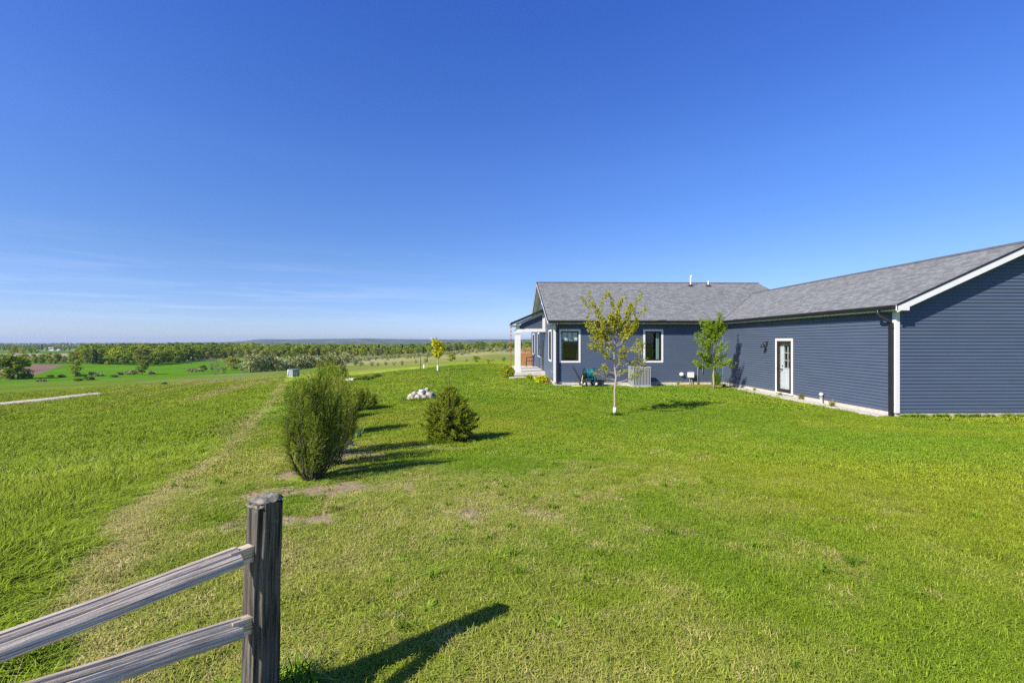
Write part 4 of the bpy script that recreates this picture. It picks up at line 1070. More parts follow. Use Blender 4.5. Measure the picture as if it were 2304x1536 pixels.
# ------------------------------------------------------------------ the shrub row
def yew(loc, h, w, label, seed, m, m2=None, n=900, lean=(0, 0), base=0.10, group='shrubs planted in a row along the mulch bed', per=18, nl=0.024, nw=0.0032, tip=0.14):
    """upright vase-shaped shrub: stems fan out from the base, every stem feathered with short needled shoots"""
    r = np.random.default_rng(seed)
    t = thing('yew_shrub', loc, label, 'shrub', group)
    L = np.array(loc); mb = MB(); P, D, LL, TP = [], [], [], []
    ns = 34
    for k in range(ns):
        a = r.uniform(0, 2 * math.pi); q = math.sqrt(r.random())
        if k == 0: q = 0.05
        R1 = w * q * r.uniform(0.85, 1.1)
        top = h * (1.04 - 0.34 * q ** 2) * r.uniform(0.66, 1.10)
        tipp = np.array([math.cos(a) * R1 + lean[0], math.sin(a) * R1 + lean[1], top])
        b0 = np.array([math.cos(a) * base * q, math.sin(a) * base * q, 0])
        tt = np.linspace(0, 1, 9)[:, None]
        C = b0 + (tipp - b0) * tt; out = np.array([math.cos(a), math.sin(a), 0]) * R1 * 0.36
        C = C + out * np.sin(np.pi * tt) + r.normal(size=(9, 3)) * 0.012 * (tt > 0)
        mb.tube([Vector(L + c) for c in C], list(np.linspace(0.012, 0.003, 9)), 5, caps=False)
        m_ = n // ns
        u = 0.04 + 0.96 * r.random(m_) ** 0.85
        i = np.clip(u * 8, 0, 7.999); kk = i.astype(int); f = (i - kk)[:, None]
        Q = C[kk] * (1 - f) + C[kk + 1] * f
        ax = unit(C[kk + 1] - C[kk])
        dd = unit(ax * 0.95 + r.normal(size=(m_, 3)) * 0.42 + np.array([math.cos(a), math.sin(a), 0.25]) * 0.25)
        P.append(Q); D.append(dd); LL.append(r.uniform(0.6, 1.35, m_) * tip); TP.append(r.random(m_) < 0.10)
        P.append(C[-1:]); D.append(unit((C[-1] - C[-2])[None] + np.array([[0, 0, 0.03]]))); LL.append([r.uniform(0.12, 0.26)]); TP.append([True])
        for e_ in range(9):
            P.append(C[r.integers(4, 9)][None]); D.append(unit((C[-1] - C[-3])[None] + r.normal(size=(1, 3)) * 0.10 + np.array([[0, 0, 0.05]]))); LL.append([r.uniform(0.16, 0.34)]); TP.append([True])
    P, D, LL = np.concatenate(P), np.concatenate(D), np.concatenate([np.atleast_1d(x) for x in LL])
    mb.build('stem', M['darkbark'], t)
    TP = np.concatenate([np.atleast_1d(x) for x in TP])
    put_np('new_shoots', needles(P[TP], D[TP], LL[TP], per, nl, nw, r, 0.5), L_YEWTIP, t)
    P, D, LL = P[~TP], D[~TP], LL[~TP]
    k = (P[:, 2] + r.normal(size=len(P)) * 0.1 * h) > h * 0.72 if m2 else np.zeros(len(P), bool)
    put_np('foliage', needles(P[~k], D[~k], LL[~k], per, nl, nw, r, 0.55), m, t)
    if m2: put_np('foliage', needles(P[k], D[k], LL[k], per, nl, nw, r, 0.55), m2, t)['label'] = 'bronze new shoots at the top'
    return t

def bush(name, loc, rad, hgt, leafm, n, size, label, cat='shrub', group=None, seed=1, stems=7, lump=0.25, low=0.1, shell=0.45, wid=0.6):
    """a rounded shrub: leaves through a lumpy volume, a few stems"""
    r = np.random.default_rng(seed)
    t = thing(name, loc, label, cat, group); L = np.array(loc)
    mb = MB()
    d = unit(r.normal(size=(n, 3)))
    q = (shell + (1 - shell) * r.random(n)) 
    ang = np.arctan2(d[:, 1], d[:, 0])
    lm = 1 + lump * (fbm(ang * 1.6 + 7 * seed, d[:, 2] * 2.2, seed, 3) - 0.5) * 2
    rx = rad if hasattr(rad, '__len__') else (rad, rad)
    C = d * (q * lm)[:, None] * np.array([rx[0], rx[1], hgt * (0.5 + low)]) + np.array([0, 0, hgt * 0.5])
    C = C[C[:, 2] > 0.02]
    for k in range(stems):
        a = r.uniform(0, 6.28); e = np.array([math.cos(a) * rx[0] * 0.6, math.sin(a) * rx[1] * 0.6, hgt * r.uniform(0.6, 0.9)])
        mb.tube([Vector(L + c) for c in curve((0.02 * math.cos(a), 0.02 * math.sin(a), -0.02), e, 4, r, 0.05)], [0.010 * hgt + 0.004, 0.008 * hgt + .003, 0.005 * hgt + .002, 0.002], 4, caps=False)
    mb.build('stem', M['darkbark'], t)
    put_np('foliage', leaves(C, size, r, 0.0, 0.2, wid, unit(C - np.array([0, 0, hgt * 0.35])) * 0.9), leafm, t)
    return t

x, y, z = ground_at(702, 1078)
GROW = 'shrubs planted in a row along the mulch bed'
yew((x, y, z - 0.02), 1.26, 0.35, 'nearest olive green yew of the shrub row, trunk rising from bare soil', 31, L_YEW, n=2500, per=26, nl=0.023, nw=0.0034, lean=(0.05, 0.0))
def at(X_, Y_): return X_, Y_, hz(X_, Y_) - 0.02
yew(at(-2.60, 7.05), 1.20, 0.37, 'second yew of the row, leaning over the blue grey stone', 32, L_YEW, n=2200, lean=(0.05, 0), nw=0.0040)
yew(at(-2.98, 8.20), 1.32, 0.40, 'third yew of the row, full and dark beside the clump of strap leaves', 33, L_YEW, L_YEWTAN, n=2200, lean=(0.08, 0), nw=0.0046)
yew(at(-3.95, 11.1), 1.30, 0.46, 'bronze topped yew in the middle of the row', 34, L_YEW, L_YEWTAN, n=2800, lean=(0.05, 0), nw=0.006, nl=0.03)
bush('leafy_shrub', at(-6.55, 15.6), (0.62, 0.5), 1.32, L_SHRUB, 5600, 0.062, 'loose leafy mid green shrub at the left of the row behind the yews', group=GROW, seed=35, shell=0.2, low=0.06)
bush('leafy_shrub', at(-6.35, 17.6), (0.75, 0.6), 1.55, L_SHRUB, 5200, 0.068, 'leafy green shrub behind the yew row with a pale sprig at its top', group=GROW, seed=36, shell=0.2, low=0.06)
yew(at(-5.15, 13.9), 1.15, 0.5, 'dark full yew behind the strap leaf clump, fifth from the front', 39, L_YEW, n=2200, nw=0.006, nl=0.03)
yew(at(-4.80, 15.8), 0.74, 0.50, 'low dark yew at the right hand end of the row', 37, L_YEW, n=1800, lean=(0.1, 0), nw=0.006, nl=0.03)
xx, yy, zz_ = at_depth(735, 19.0)
yew((xx, yy, zz_ - 0.02), 1.80, 0.42, 'tall thin bronze green conifer rising above the back of the row', 38, L_YEW, L_YEWTAN, n=2200, nw=0.0075, nl=0.04)
xx, yy, zz_ = ground_at(770, 851)
ds = xx * SY + yy * CY
spruce((xx, yy, zz_ - 0.02), 40 * ds / F_PX, 14.5 * ds / F_PX, 'small round yellow green spruce beyond the shrub row', 22, 10, 0.10, (0.06, 0.011), 10, 9, m=leaf_mat('yellow_green_spruce', [(0.10, 0.14, 0.012), (0.19, 0.21, 0.02), (0.07, 0.10, 0.01)], 0.2))
# perennials, strap leaves, low plants
def strap(loc, n, h, m, label, name='strap_leaf_plant', seed=1, w=0.014, splay=0.5, group=None):
    r = np.random.default_rng(seed)
    t = thing(name, loc, label, 'plant', group)
    V, F = [], []
    for k in range(n):
        a = r.uniform(0, 6.28); s = r.uniform(0.2, splay); H = h * r.uniform(0.6, 1.1)
        b = np.array([r.normal() * h * 0.10, r.normal() * h * 0.10, 0]); side = np.array([-math.sin(a), math.cos(a), 0]) * w
        o = len(V) * 1
        for q in range(5):
            u = q / 4
            c = b + np.array([math.cos(a) * s * H * u ** 1.6, math.sin(a) * s * H * u ** 1.6, H * (u - 0.16 * s * u ** 3)])
            k_ = (1 - u ** 2) if u < 1 else 0.05
            V += [c - side * k_, c + side * k_]
        for q in range(4): F.append((o + 2 * q, o + 2 * q + 1, o + 2 * q + 3, o + 2 * q + 2))
    put_np('blades', (np.array(V), np.array(F)), m, t)
    return t
xx, yy, zz_ = ground_at(807, 985)
strap((xx, yy, zz_), 34, 0.27, L_IRIS, 'clump of pale grey green strap leaves in the mulch beside the yews', seed=4)
for k, (px, py, w_, h_, lab) in enumerate([(803, 856, .30, .22, 'low dark green plant directly in front of the white stone block'), (822, 856, .42, .34, 'biggest dark green clump of the low planting right of the white stone'), (836, 853, .3, .22, 'middle low green clump right of the white stone'), (850, 849, .36, .30, 'last low green clump at the far end of the low planting')]):
    xx, yy, zz_ = ground_at(px, py); bush('perennial', (xx, yy, zz_), w_, h_, L_DARK, 420, 0.08, lab, 'plant', 'low green perennials by the white stone', 50 + k, 3, low=0.0, shell=0.2)

# ------------------------------------------------------------------ stones
def stone(name, loc, dims, m, label, cat='rock', seed=1, group=None, flat=0.0, rot=0.0):
    r = np.random.default_rng(seed)
    mb = MB(); nu, nv = 22, 13
    V = []
    for j in range(nv):
        ph = math.pi * j / (nv - 1)
        for i in range(nu):
            th = 2 * math.pi * i / nu
            V.append((math.sin(ph) * math.cos(th), math.sin(ph) * math.sin(th), math.cos(ph)))
    V = np.array(V)
    if flat: V = np.sign(V) * np.abs(V) ** (1 - flat)
    nn = 1 + 0.42 * (fbm(V[:, 0] * 1.7 + 5 * seed, V[:, 1] * 1.7 + V[:, 2] * 1.3, seed, 4) - 0.5) * 2 * (1 - 0.5 * flat)
    c, s = math.cos(rot), math.sin(rot)
    V = V * nn[:, None] * np.array(dims) / 2
    V = np.stack([V[:, 0] * c - V[:, 1] * s, V[:, 0] * s + V[:, 1] * c, V[:, 2]], 1) + np.array([0, 0, dims[2] * 0.36])
    F = [(j * nu + i, j * nu + (i + 1) % nu, (j + 1) * nu + (i + 1) % nu, (j + 1) * nu + i) for j in range(nv - 1) for i in range(nu)]
    o = link(name, mesh_np(name, V, np.array(F)[:, ::-1], m, True), None, loc)
    return tag(o, label, cat, group)
xx, yy, zz_ = ground_at(781, 1003); stone('rock', (xx, yy, zz_), (0.26, 0.18, 0.15), M['bluerock'], 'blue grey stone in the mulch under the second yew', seed=3)
xx, yy, zz_ = ground_at(791, 857); ds = yy
M['whitestone'] = paint('whitish_stone', (0.62, 0.56, 0.53), 0.85, 0.12, 6, bump=0.3)
stone('stone_block', (xx, yy, zz_), (24 * ds / F_PX, 0.28, 0.27), M['whitestone'], 'long whitish stone block lying on the lawn before the low plants', seed=6, flat=0.55)
M['palerock'] = paint('pale_fieldstone', (0.40, 0.36, 0.31), 0.9, 0.3, 8, bump=0.7, col2=(0.56, 0.52, 0.46))
M['greyrock'] = paint('grey_fieldstone', (0.20, 0.185, 0.165), 0.9, 0.4, 8, bump=0.7, col2=(0.38, 0.35, 0.31))
PILE = [(926, 903, 20, 20), (941, 903, 17, 15), (955, 905, 16, 13), (968, 900, 20, 20), (934, 893, 16, 15), (949, 896, 16, 16), (961, 889, 13, 12), (975, 897, 14, 14), (961, 884, 13, 14), (943, 890, 14, 12), (917, 902, 9, 8)]
LABP = ['large pinkish boulder at the front of the stone pile, next to its left end', 'middle boulder in the front of the stone pile', 'low stone at the front of the pile, half sunk in grass', 'large rounded boulder at the right of the stone pile', 'upper stone at the left of the pile', 'stone leaning against the white pipe in the pile', 'stone behind the pipe on the right of the pile', 'last stone at the right end of the pile, touching the spruce', 'brown squarish stone topmost in the pile beside the pipe', 'stone at the back left of the white pipe', 'smallest stone, lone at the left end of the pile']
cx_, cyy, cz_ = ground_at(948, 897); dp = cx_ * SY + cyy * CY
for k, ((px, py, w_, h_), lab) in enumerate(zip(PILE, LABP)):
    xx, yy, _ = at_depth(px, dp - 0.30 + 0.55 * (905 - py) / 26); zz_ = hz(xx, yy)
    dd = xx * SY + yy * CY
    bz = EYE - (py - 768) * dd / F_PX
    stone('boulder', (xx, yy, max(zz_ - 0.01, bz - 0.0)), (w_ * dp / F_PX * 0.92, w_ * dp / F_PX * 0.8, h_ * dp / F_PX * 0.95), M[('rock', 'palerock', 'rock', 'greyrock')[k % 4]], lab, 'rock', 60 + k, 'fieldstones piled round the white well pipe', flat=0.14, rot=k)
t = MB(); rr = 6.0 * dp / F_PX; pz = hz(cx_, cyy)
t.lathe((cx_ + 0.02, cyy - 0.02, pz), [(rr * 0.85, 0), (rr * 0.85, 0.25), (rr * 1.1, 0.25), (rr * 1.1, 0.34), (rr * 1.0, 0.355), (0, 0.36)], 16)
M['well'] = paint('pale_grey_enamel', (0.58, 0.63, 0.68), 0.4, 0.05, 8)
wp = t.build('well_pipe', M['well'], None, (cx_, cyy, pz)); tag(wp, 'pale grey capped well pipe standing in the pile of fieldstones', 'pipe')
# loose pale stones beside the driveway
for k, (px, lab) in enumerate(((91.5, 'left one of two white stones at the gravel drive'), (97, 'right one of two white stones at the gravel drive'))):
    xx, yy, zz_ = ground_at(px, 901); stone('marker_stone', (xx, yy, zz_), (0.16, 0.16, 0.15), M['whitestone'], lab, 'rock', 80 + k, 'white stones by the drive')

# ------------------------------------------------------------------ utility box, stakes
xx, yy, zz_ = ground_at(661, 847)
ds = xx * SY + yy * CY; k_ = ds / F_PX
t = thing('utility_box', (xx, yy, zz_), 'sage green electrical transformer box at the edge of the mown lawn', 'utility box')
def rotbox(mb, cx, cy, rot, hx, hy, z0, z1):
    c, s = math.cos(rot), math.sin(rot)
    mb.obox((cx, cy), (c, s), (-s, c), -hx, hx, -hy, hy, z0, z1)
mb = MB(); rotbox(mb, xx, yy, -0.55, 8.6 * k_, 8.6 * k_, zz_ + 0.05, zz_ + 15 * k_); mb.build('cabinet', M['utility'], t, bevel=0.02)
mb = MB(); rotbox(mb, xx, yy, -0.55, 9.2 * k_, 9.2 * k_, zz_ + 15 * k_, zz_ + 16.6 * k_); mb.build('lid', M['utility'], t, bevel=0.02)
mb = MB(); rotbox(mb, xx, yy, -0.55, 10 * k_, 10 * k_, zz_ - 0.2, zz_ + 0.05); mb.build('pad', M['slab'], t)
M['stake_white'] = paint('white_stake', (0.75, 0.75, 0.75), 0.5, 0.05, 5)
xx, yy, zz_ = ground_at(647.5, 848)
mb = MB(); k_ = yy / F_PX; mb.tube([(xx, yy, zz_ - 0.1), (xx + 0.06, yy, zz_ + 17 * k_)], 1.3 * k_, 8); tag(mb.build('marker_stake', M['stake_white'], None, (xx, yy, zz_)), 'white marker stake leaning beside the green utility box', 'stake')
for px, py, top, lab in ((946.5, 829, 800, 'dark steel post on the left of the sapling tube'), (961.5, 828, 800, 'dark steel post on the right of the sapling tube')):
    xx, yy, zz_ = ground_at(px, py); k_ = (xx * SY + yy * CY) / F_PX
    t = thing('steel_post', (xx, yy, zz_), lab, 'post', 'posts guarding the sapling')
    mb = MB(); mb.tube([(xx, yy, zz_ - 0.1), (xx, yy, zz_ + 12 * k_)], 0.8 * k_, 6); mb.build('lower_part', M['steel'] if px > 950 else M['rubber'], t)
    mb = MB(); mb.tube([(xx, yy, zz_ + 12 * k_), (xx, yy, zz_ + (py - top) * k_)], 0.62 * k_, 6); mb.build('upper_part', M['rubber'], t)
xx, yy, zz_ = ground_at(954, 829); k_ = (xx * SY + yy * CY) / F_PX
mb = MB(); mb.lathe((xx, yy, zz_), [(1.2 * k_, 0), (1.2 * k_, 9 * k_), (1.0 * k_, 9 * k_), (1.0 * k_, 2 * k_)], 10); tag(mb.build('sapling_tube', M['stake_white'], None, (xx, yy, zz_)), 'short white sapling tube between the two dark posts', 'tree guard')

# ------------------------------------------------------------------ things at the house
# air conditioner
ax0, ax1, ay0, ay1 = 6.42, 7.27, 21.88, 22.75
t = thing('air_conditioner', ((ax0 + ax1) / 2, (ay0 + ay1) / 2, 0), 'grey louvred air conditioning unit on the gravel below the second window', 'air conditioner')
mb = MB(); mb.box(ax0 - 0.05, ax1 + 0.05, ay0 - 0.05, ay1 + 0.05, -0.05, 0.055); mb.build('pad', M['concrete'], t)
mb = MB(); mb.box(ax0 + 0.045, ax1 - 0.045, ay0 + 0.045, ay1 - 0.045, 0.056, 0.94); mb.build('coil', M['rubber'], t); mb = MB()
for k in range(12):
    c = ax0 + 0.03 + (ax1 - ax0 - 0.06) * k / 11
    mb.prism([(c - 0.018, ay0 + 0.021), (c + 0.018, ay0 + 0.021), (c + 0.006, ay0 - 0.008), (c - 0.006, ay0 - 0.008)][::-1], 'z', 0, 1) if False else mb.box(c - 0.016, c + 0.016, ay0 - 0.006, ay0 + 0.044, 0.09, 0.92)
    c = ay0 + 0.03 + (ay1 - ay0 - 0.06) * k / 11
    mb.box(ax0 - 0.006, ax0 + 0.044, c - 0.016, c + 0.016, 0.09, 0.92); mb.box(ax1 - 0.044, ax1 + 0.006, c - 0.016, c + 0.016, 0.09, 0.92)
mb.build('housing', M['steel'], t)
mb = MB(); mb.box(ax0 - 0.012, ax1 + 0.012, ay0 - 0.012, ay1 + 0.012, 0.91, 0.97); mb.build('rim', M['steel'], t, bevel=0.012); mb = MB(); mb.box(ax0 - 0.012, ax1 + 0.012, ay0 - 0.012, ay1 + 0.012, 0.056, 0.10); mb.build('rim', M['steel'], t, bevel=0.012)
mb = MB(); cxa, cya = (ax0 + ax1) / 2, (ay0 + ay1) / 2
mb.lathe((cxa, cya, 0), [(0.38, 0.972), (0.36, 1.005), (0.12, 1.02), (0.0, 1.02)], 20); mb.build('fan_guard', M['black'], t)
# hose reel cart
hx, hy = 4.40, 22.35
t = thing('hose_reel_cart', (hx, hy, 0), 'four wheeled black hose reel cart wound with teal hose against the wall', 'hose reel')
mb = MB()
for sy in (-0.26, 0.26):
    mb.tube([(hx - 0.42, hy + sy, 0.30), (hx + 0.34, hy + sy, 0.30)], 0.018, 6)
    mb.tube([(hx - 0.30, hy + sy, 0.30), (hx - 0.34, hy + sy, 0.52), (hx - 0.30, hy + sy, 0.60)], 0.016, 6)
    mb.tube([(hx + 0.28, hy + sy, 0.30), (hx + 0.32, hy + sy, 0.52), (hx + 0.28, hy + sy, 0.60)], 0.016, 6)
for sx_q in (-0.42, -0.04, 0.34): mb.tube([(hx + sx_q, hy - 0.26, 0.30), (hx + sx_q, hy + 0.26, 0.30)], 0.018, 6)
for sx_q in (-0.30, 0.28): mb.tube([(hx + sx_q, hy - 0.34, 0.14), (hx + sx_q, hy + 0.34, 0.14)], 0.014, 6); mb.tube([(hx + sx_q, hy, 0.14), (hx + sx_q, hy, 0.30)], 0.02, 6)
mb.box(hx + 0.30, hx + 0.62, hy - 0.24, hy + 0.24, 0.10, 0.13); mb.box(hx + 0.60, hx + 0.62, hy - 0.24, hy + 0.24, 0.13, 0.30); mb.box(hx + 0.30, hx + 0.62, hy - 0.25, hy - 0.235, 0.12, 0.28); mb.box(hx + 0.30, hx + 0.62, hy + 0.235, hy + 0.25, 0.12, 0.28)
mb.build('cart_frame', M['black'], t)
for sx_q in (-0.30, 0.28):
    for sy in (-0.33, 0.33):
        w = MB(); w.lathe((hx + sx_q, hy + sy, 0.145), [(0.07, -0.04), (0.125, -0.045), (0.145, -0.025), (0.145, 0.025), (0.125, 0.045), (0.07, 0.04)], 18, 'y'); wh = w.build('wheel', M['rubber'], t)
        w = MB(); w.lathe((hx + sx_q, hy + sy, 0.145), [(0.0, -0.03), (0.03, -0.045), (0.035, -0.03), (0.07, -0.035), (0.07, 0.035), (0.035, 0.03), (0.0, 0.03)], 14, 'y'); w.build('hub', M['stake_white'], wh)
w = MB()
for k in range(13):                                          # turns of hose on the drum
    c = hx - 0.23 + 0.035 * k; R1 = 0.235 + 0.015 * math.sin(k * 2.1)
    w.tube([(c + 0.01 * math.sin(3 * a + k), hy + R1 * math.cos(a), 0.62 + R1 * math.sin(a)) for a in np.linspace(0, 2 * math.pi, 25)], 0.0155, 6, caps=False)
w.tube([(hx + 0.18, hy - 0.25, 0.60), (hx + 0.21, hy - 0.28, 0.4), (hx + 0.20, hy - 0.30, 0.16)], 0.013, 6)
w.build('hose', M['teal'], t)
w = MB()
w.lathe((hx - 0.26, hy, 0.62), [(0.0, -0.012), (0.30, -0.012), (0.30, 0.012), (0, 0.012)], 20, 'x'); w.lathe((hx + 0.24, hy, 0.62), [(0.0, -0.012), (0.30, -0.012), (0.30, 0.012), (0, 0.012)], 20, 'x'); w.lathe((hx, hy, 0.62), [(0.20, -0.26), (0.20, 0.24)], 18, 'x')
w.build('drum', M['black'], t)
w = MB(); w.tube([(hx - 0.42, hy - 0.2, 0.30), (hx - 0.78, hy - 0.2, 0.92), (hx - 0.78, hy - 0.2, 1.02)], 0.014, 6); w.tube([(hx - 0.42, hy + 0.2, 0.30), (hx - 0.78, hy + 0.2, 0.92), (hx - 0.78, hy + 0.2, 1.02)], 0.014, 6); w.tube([(hx - 0.78, hy - 0.2, 1.01), (hx - 0.78, hy + 0.2, 1.01)], 0.014, 6)
w.build('pull_handle', M['black'], t)
w = MB(); w.tube([(hx - 0.38, hy - 0.36, 0.55), (hx - 0.44, hy - 0.42, 0.32), (hx - 0.42, hy - 0.46, 0.12), (hx - 0.5, hy - 0.5, 0.05), (hx - 0.9, hy - 0.35, 0.05)], 0.013, 6)
tag(w.build('garden_hose', M['yellow_hose'], None, (hx - 0.4, hy - 0.4, 0)), 'thin yellow hose trailing on the ground left of the hose reel cart', 'hose')
w = MB(); a_ = np.linspace(-0.2, math.pi * 1.05, 14); HS = -0.42
w.tube([(5.95 + HS + 0.34 * math.cos(a), 22.75 + 0.05 * math.sin(a), 0.12 + 0.42 * math.sin(a)) for a in a_], 0.017, 6); w.tube([(5.6 + HS, 22.8, 0.1), (5.75 + HS, 22.7, 0.42), (5.95 + HS, 22.72, 0.56), (6.12 + HS, 22.72, 0.40), (6.28 + HS, 22.75, 0.10)], 0.015, 6)
tag(w.build('garden_hose', M['rubber'], None, (5.5, 22.75, 0)), 'black hose looped against the wall right of the hose reel cart', 'hose')
# white clean-out pipe by the wing wall
mb = MB(); cpx, cpy = XW - 0.10, 15.95; mb.lathe((cpx, cpy, 0), [(0.05, -0.1), (0.05, 0.29), (0.068, 0.29), (0.068, 0.355), (0.03, 0.36), (0.03, 0.38), (0, 0.38)], 14)
tag(mb.build('cleanout_pipe', M['pvc'], None, (cpx, cpy, 0)), 'short white capped pipe rising from the gravel right of the side door', 'pipe')
# shrubs and plants by the house
for px, py, w_, h_, lm, n, sz, lab, nm in [
    (1141, 849, 17, 26, L_BOX, 2600, 0.085, 'round boxwood below the rain chain at the porch corner', 'boxwood'),
    (1218, 861, 12.5, 15, L_LIME, 900, 0.11, 'lime yellow mound of leaves at the side of the porch', 'perennial'),
    (1192, 852, 6, 6, L_LIME, 260, 0.09, 'smaller lime yellow tuft nearer the porch column', 'perennial'),
    (1188, 849, 9, 9, L_BOX, 300, 0.10, 'thin olive plant against the porch footing', 'perennial'),
    (1232, 858, 5, 10, L_BOX, 200, 0.08, 'small green plant under the window round the corner', 'perennial')]:
    xx, yy, zz_ = ground_at(px, py); yy = min(yy, 27.0) if px > 1160 else yy
    k_ = (xx * SY + yy * CY) / F_PX
    bush(nm, (xx, yy, zz_), w_ * k_, h_ * k_, lm, n, sz, lab, 'shrub', None, 90 + px, 6, 0.18, 0.03, 0.35)
xx, yy, zz_ = 10.75, 22.55, hz(10.75, 22.55)
strap((10.72, 22.5, 0.02), 150, 0.78, L_SHRUB, 'tall grassy clump against the wall behind the small tree', 'grass_clump', 6, 0.016, 0.55)
for k, (px, py, h_, m_, lab) in enumerate([(1526, 866, .26, L_BOX, 'small green sprig at the left end of the mulch bed by the house'), (1571, 866, .18, L_BRIGHT, 'low green tuft at the foot of the gas pipe'), (1630, 871, .24, L_SHRUB, 'dark green tuft in the inner corner right of the small tree'), (1698, 880, .20, L_BRIGHT, 'green weed at the lawn edge below the tree shadow'), (1810, 899, .30, L_TAN, 'dry tan tuft in the gravel right of the side door'), (1873, 916, .30, L_TAN, 'dry tan tuft in the gravel right of the white pipe'), (1776, 890, .16, L_TAN, 'small dry tuft at the door sill')]):
    xx, yy, zz_ = ground_at(px, py); xx = min(xx, XW - 0.12); yy = min(yy, Y0 - 0.15)
    strap((xx, yy, zz_), 46, h_, m_, lab, 'grass_tuft', 100 + k, 0.010, 0.9, 'tufts along the house wall')
# rain chain
rx_, ry_ = PE + 0.02, PY0 - 0.2
t = thing('rain_chain', (rx_, ry_, 0.1), 'copper cup rain chain hanging from the porch gutter', 'rain chain')
mb = MB(); mb.tube([(rx_, ry_, 3.12), (rx_, ry_, 0.55)], 0.006, 4); mb.build('chain', M['copper'], t)
for k in range(11):
    z = 3.0 - 0.235 * k; c = MB(); c.lathe((rx_, ry_, z), [(0.012, -0.05), (0.030, -0.02), (0.040, 0.05), (0.034, 0.05), (0.01, -0.02)], 8); c.build('cup', M['copper'], t)
# patio chair on the porch
qx, qy, qz = 2.25, 33.2, 0.38
t = thing('patio_chair', (qx, qy, qz), 'thin black metal armchair on the porch beside the wall', 'chair')
mb = MB(); mb.box(qx - 0.26, qx + 0.26, qy - 0.24, qy + 0.26, qz + 0.40, qz + 0.43); mb.build('seat', M['black'], t)
mb = MB()
mb.tube([(qx + 0.27, qy - 0.26, qz + 0.4), (qx + 0.30, qy - 0.26, qz + 0.9), (qx + 0.30, qy + 0.26, qz + 0.9), (qx + 0.27, qy + 0.26, qz + 0.4)], 0.018, 6)
for k in range(5): mb.tube([(qx + 0.275, qy - 0.18 + 0.09 * k, qz + 0.42), (qx + 0.30, qy - 0.18 + 0.09 * k, qz + 0.9)], 0.008, 4)
mb.build('backrest', M['black'], t)
for sy in (-0.27, 0.27):
    mb = MB(); mb.tube([(qx + 0.29, qy + sy, qz + 0.68), (qx - 0.20, qy + sy, qz + 0.66), (qx - 0.27, qy + sy, qz + 0.55)], 0.018, 6); mb.build('armrest', M['black'], t)
    for sxx in (-0.27, 0.27): mb = MB(); mb.tube([(qx + sxx * 0.96, qy + sy, qz + 0.56 if sxx < 0 else qz + 0.42), (qx + sxx, qy + sy, qz)], 0.016, 6); mb.build('leg', M['black'], t)
# cedar fence panel beyond the porch
fy = 39.1; t = thing('cedar_fence', (2.2, fy, 0), 'reddish cedar privacy fence with slatted top beyond the porch', 'fence')
fx0, fx1 = 1.62, 2.76
mb = MB(); nb = 12
for k in range(nb):
    w_ = (fx1 - fx0) / nb; mb.box(fx0 + w_ * k + 0.006, fx0 + w_ * (k + 1) - 0.006, fy - 0.01, fy + 0.012, 0.05, 1.10 + 0.0 * k)
mb.build('boards', M['cedar'], t)
mb = MB()
for k in range(7): mb = MB(); c = fx0 + 0.12 + (fx1 - fx0 - 0.24) * k / 6; mb.box(c - 0.022, c + 0.022, fy - 0.012, fy + 0.012, 1.18, 1.46); mb.build('slat', M['cedar'], t)
for z in (0.05, 1.10, 1.46): mb = MB(); mb.box(fx0, fx1, fy - 0.03, fy + 0.03, z, z + 0.085); mb.build('cross_rail', M['cedar'], t)
for c in (fx0, fx1 - 0.09): mb = MB(); mb.box(c, c + 0.09, fy - 0.046, fy + 0.046, 0, 1.6); mb.build('post', M['cedar'], t)

# ------------------------------------------------------------------ split rail fence in front
def wood_piece(name, n, length, sec, m, parent, mat4, seed, taper=(1, 1), bend=0.0, top=None, wob=0.05):
    """a riven piece of timber along local x: irregular section, grooves, slight bend"""
    r = np.random.default_rng(seed)
    nl, k = n, len(sec)
    pr = np.array(sec)
    V = []
    for i in range(nl):
        u = i / (nl - 1)
        w = taper[0] + (taper[1] - taper[0]) * u
        g = 1 + wob * (fbm(np.full(k, u * length * 1.6) + 3 * seed, np.arange(k) * 0.7, seed, 3) - 0.5) * 2
        q = pr * (w * g)[:, None] if np.ndim(w) else pr * w * g[:, None]
        b = bend * math.sin(math.pi * u) + 0.012 * (float(fbm(np.array([u * length * 2.3]), np.array([seed * 1.0]), seed, 2)[0]) - 0.5)
        x = np.full(k, u * length)
        if top is not None and i >= nl - 3: x = x + top(pr) * (i - (nl - 4)) / 3
        V.append(np.stack([x, q[:, 0], q[:, 1] + b], 1))
    V = np.concatenate(V)
    F = [(i * k + j, i * k + (j + 1) % k, (i + 1) * k + (j + 1) % k, (i + 1) * k + j) for i in range(nl - 1) for j in range(k)]
    me = bpy.data.meshes.new(name)
    me.from_pydata([tuple(v) for v in V], [], F + [tuple(range(k))[::-1], tuple((nl - 1) * k + j for j in range(k))])
    me.materials.append(m)
    me.polygons.foreach_set('use_smooth', [False] * len(me.polygons))
    me.update()
    o = bpy.data.objects.new(name, me); COL.objects.link(o)
    o.parent = parent
    o.matrix_local = Matrix.Translation(-Vector(ORG[parent.name])) @ mat4
    ORG[o.name] = ORG[parent.name]
    return o

def groove(sec, n, amp, seed):
    """cut the sides of a section into narrow ridges, as weathered grain"""
    r = np.random.default_rng(seed)
    out = []
    for i in range(len(sec)):
        a, b = np.array(sec[i]), np.array(sec[(i + 1) % len(sec)])
        nn = max(2, int(np.linalg.norm(b - a) / n))
        nm = np.array([b[1] - a[1], a[0] - b[0]]); nm = nm / np.linalg.norm(nm)
        for j in range(nn):
            out.append(a + (b - a) * j / nn + nm * (amp * r.uniform(-1, 0.2) if j else 0))
    return out

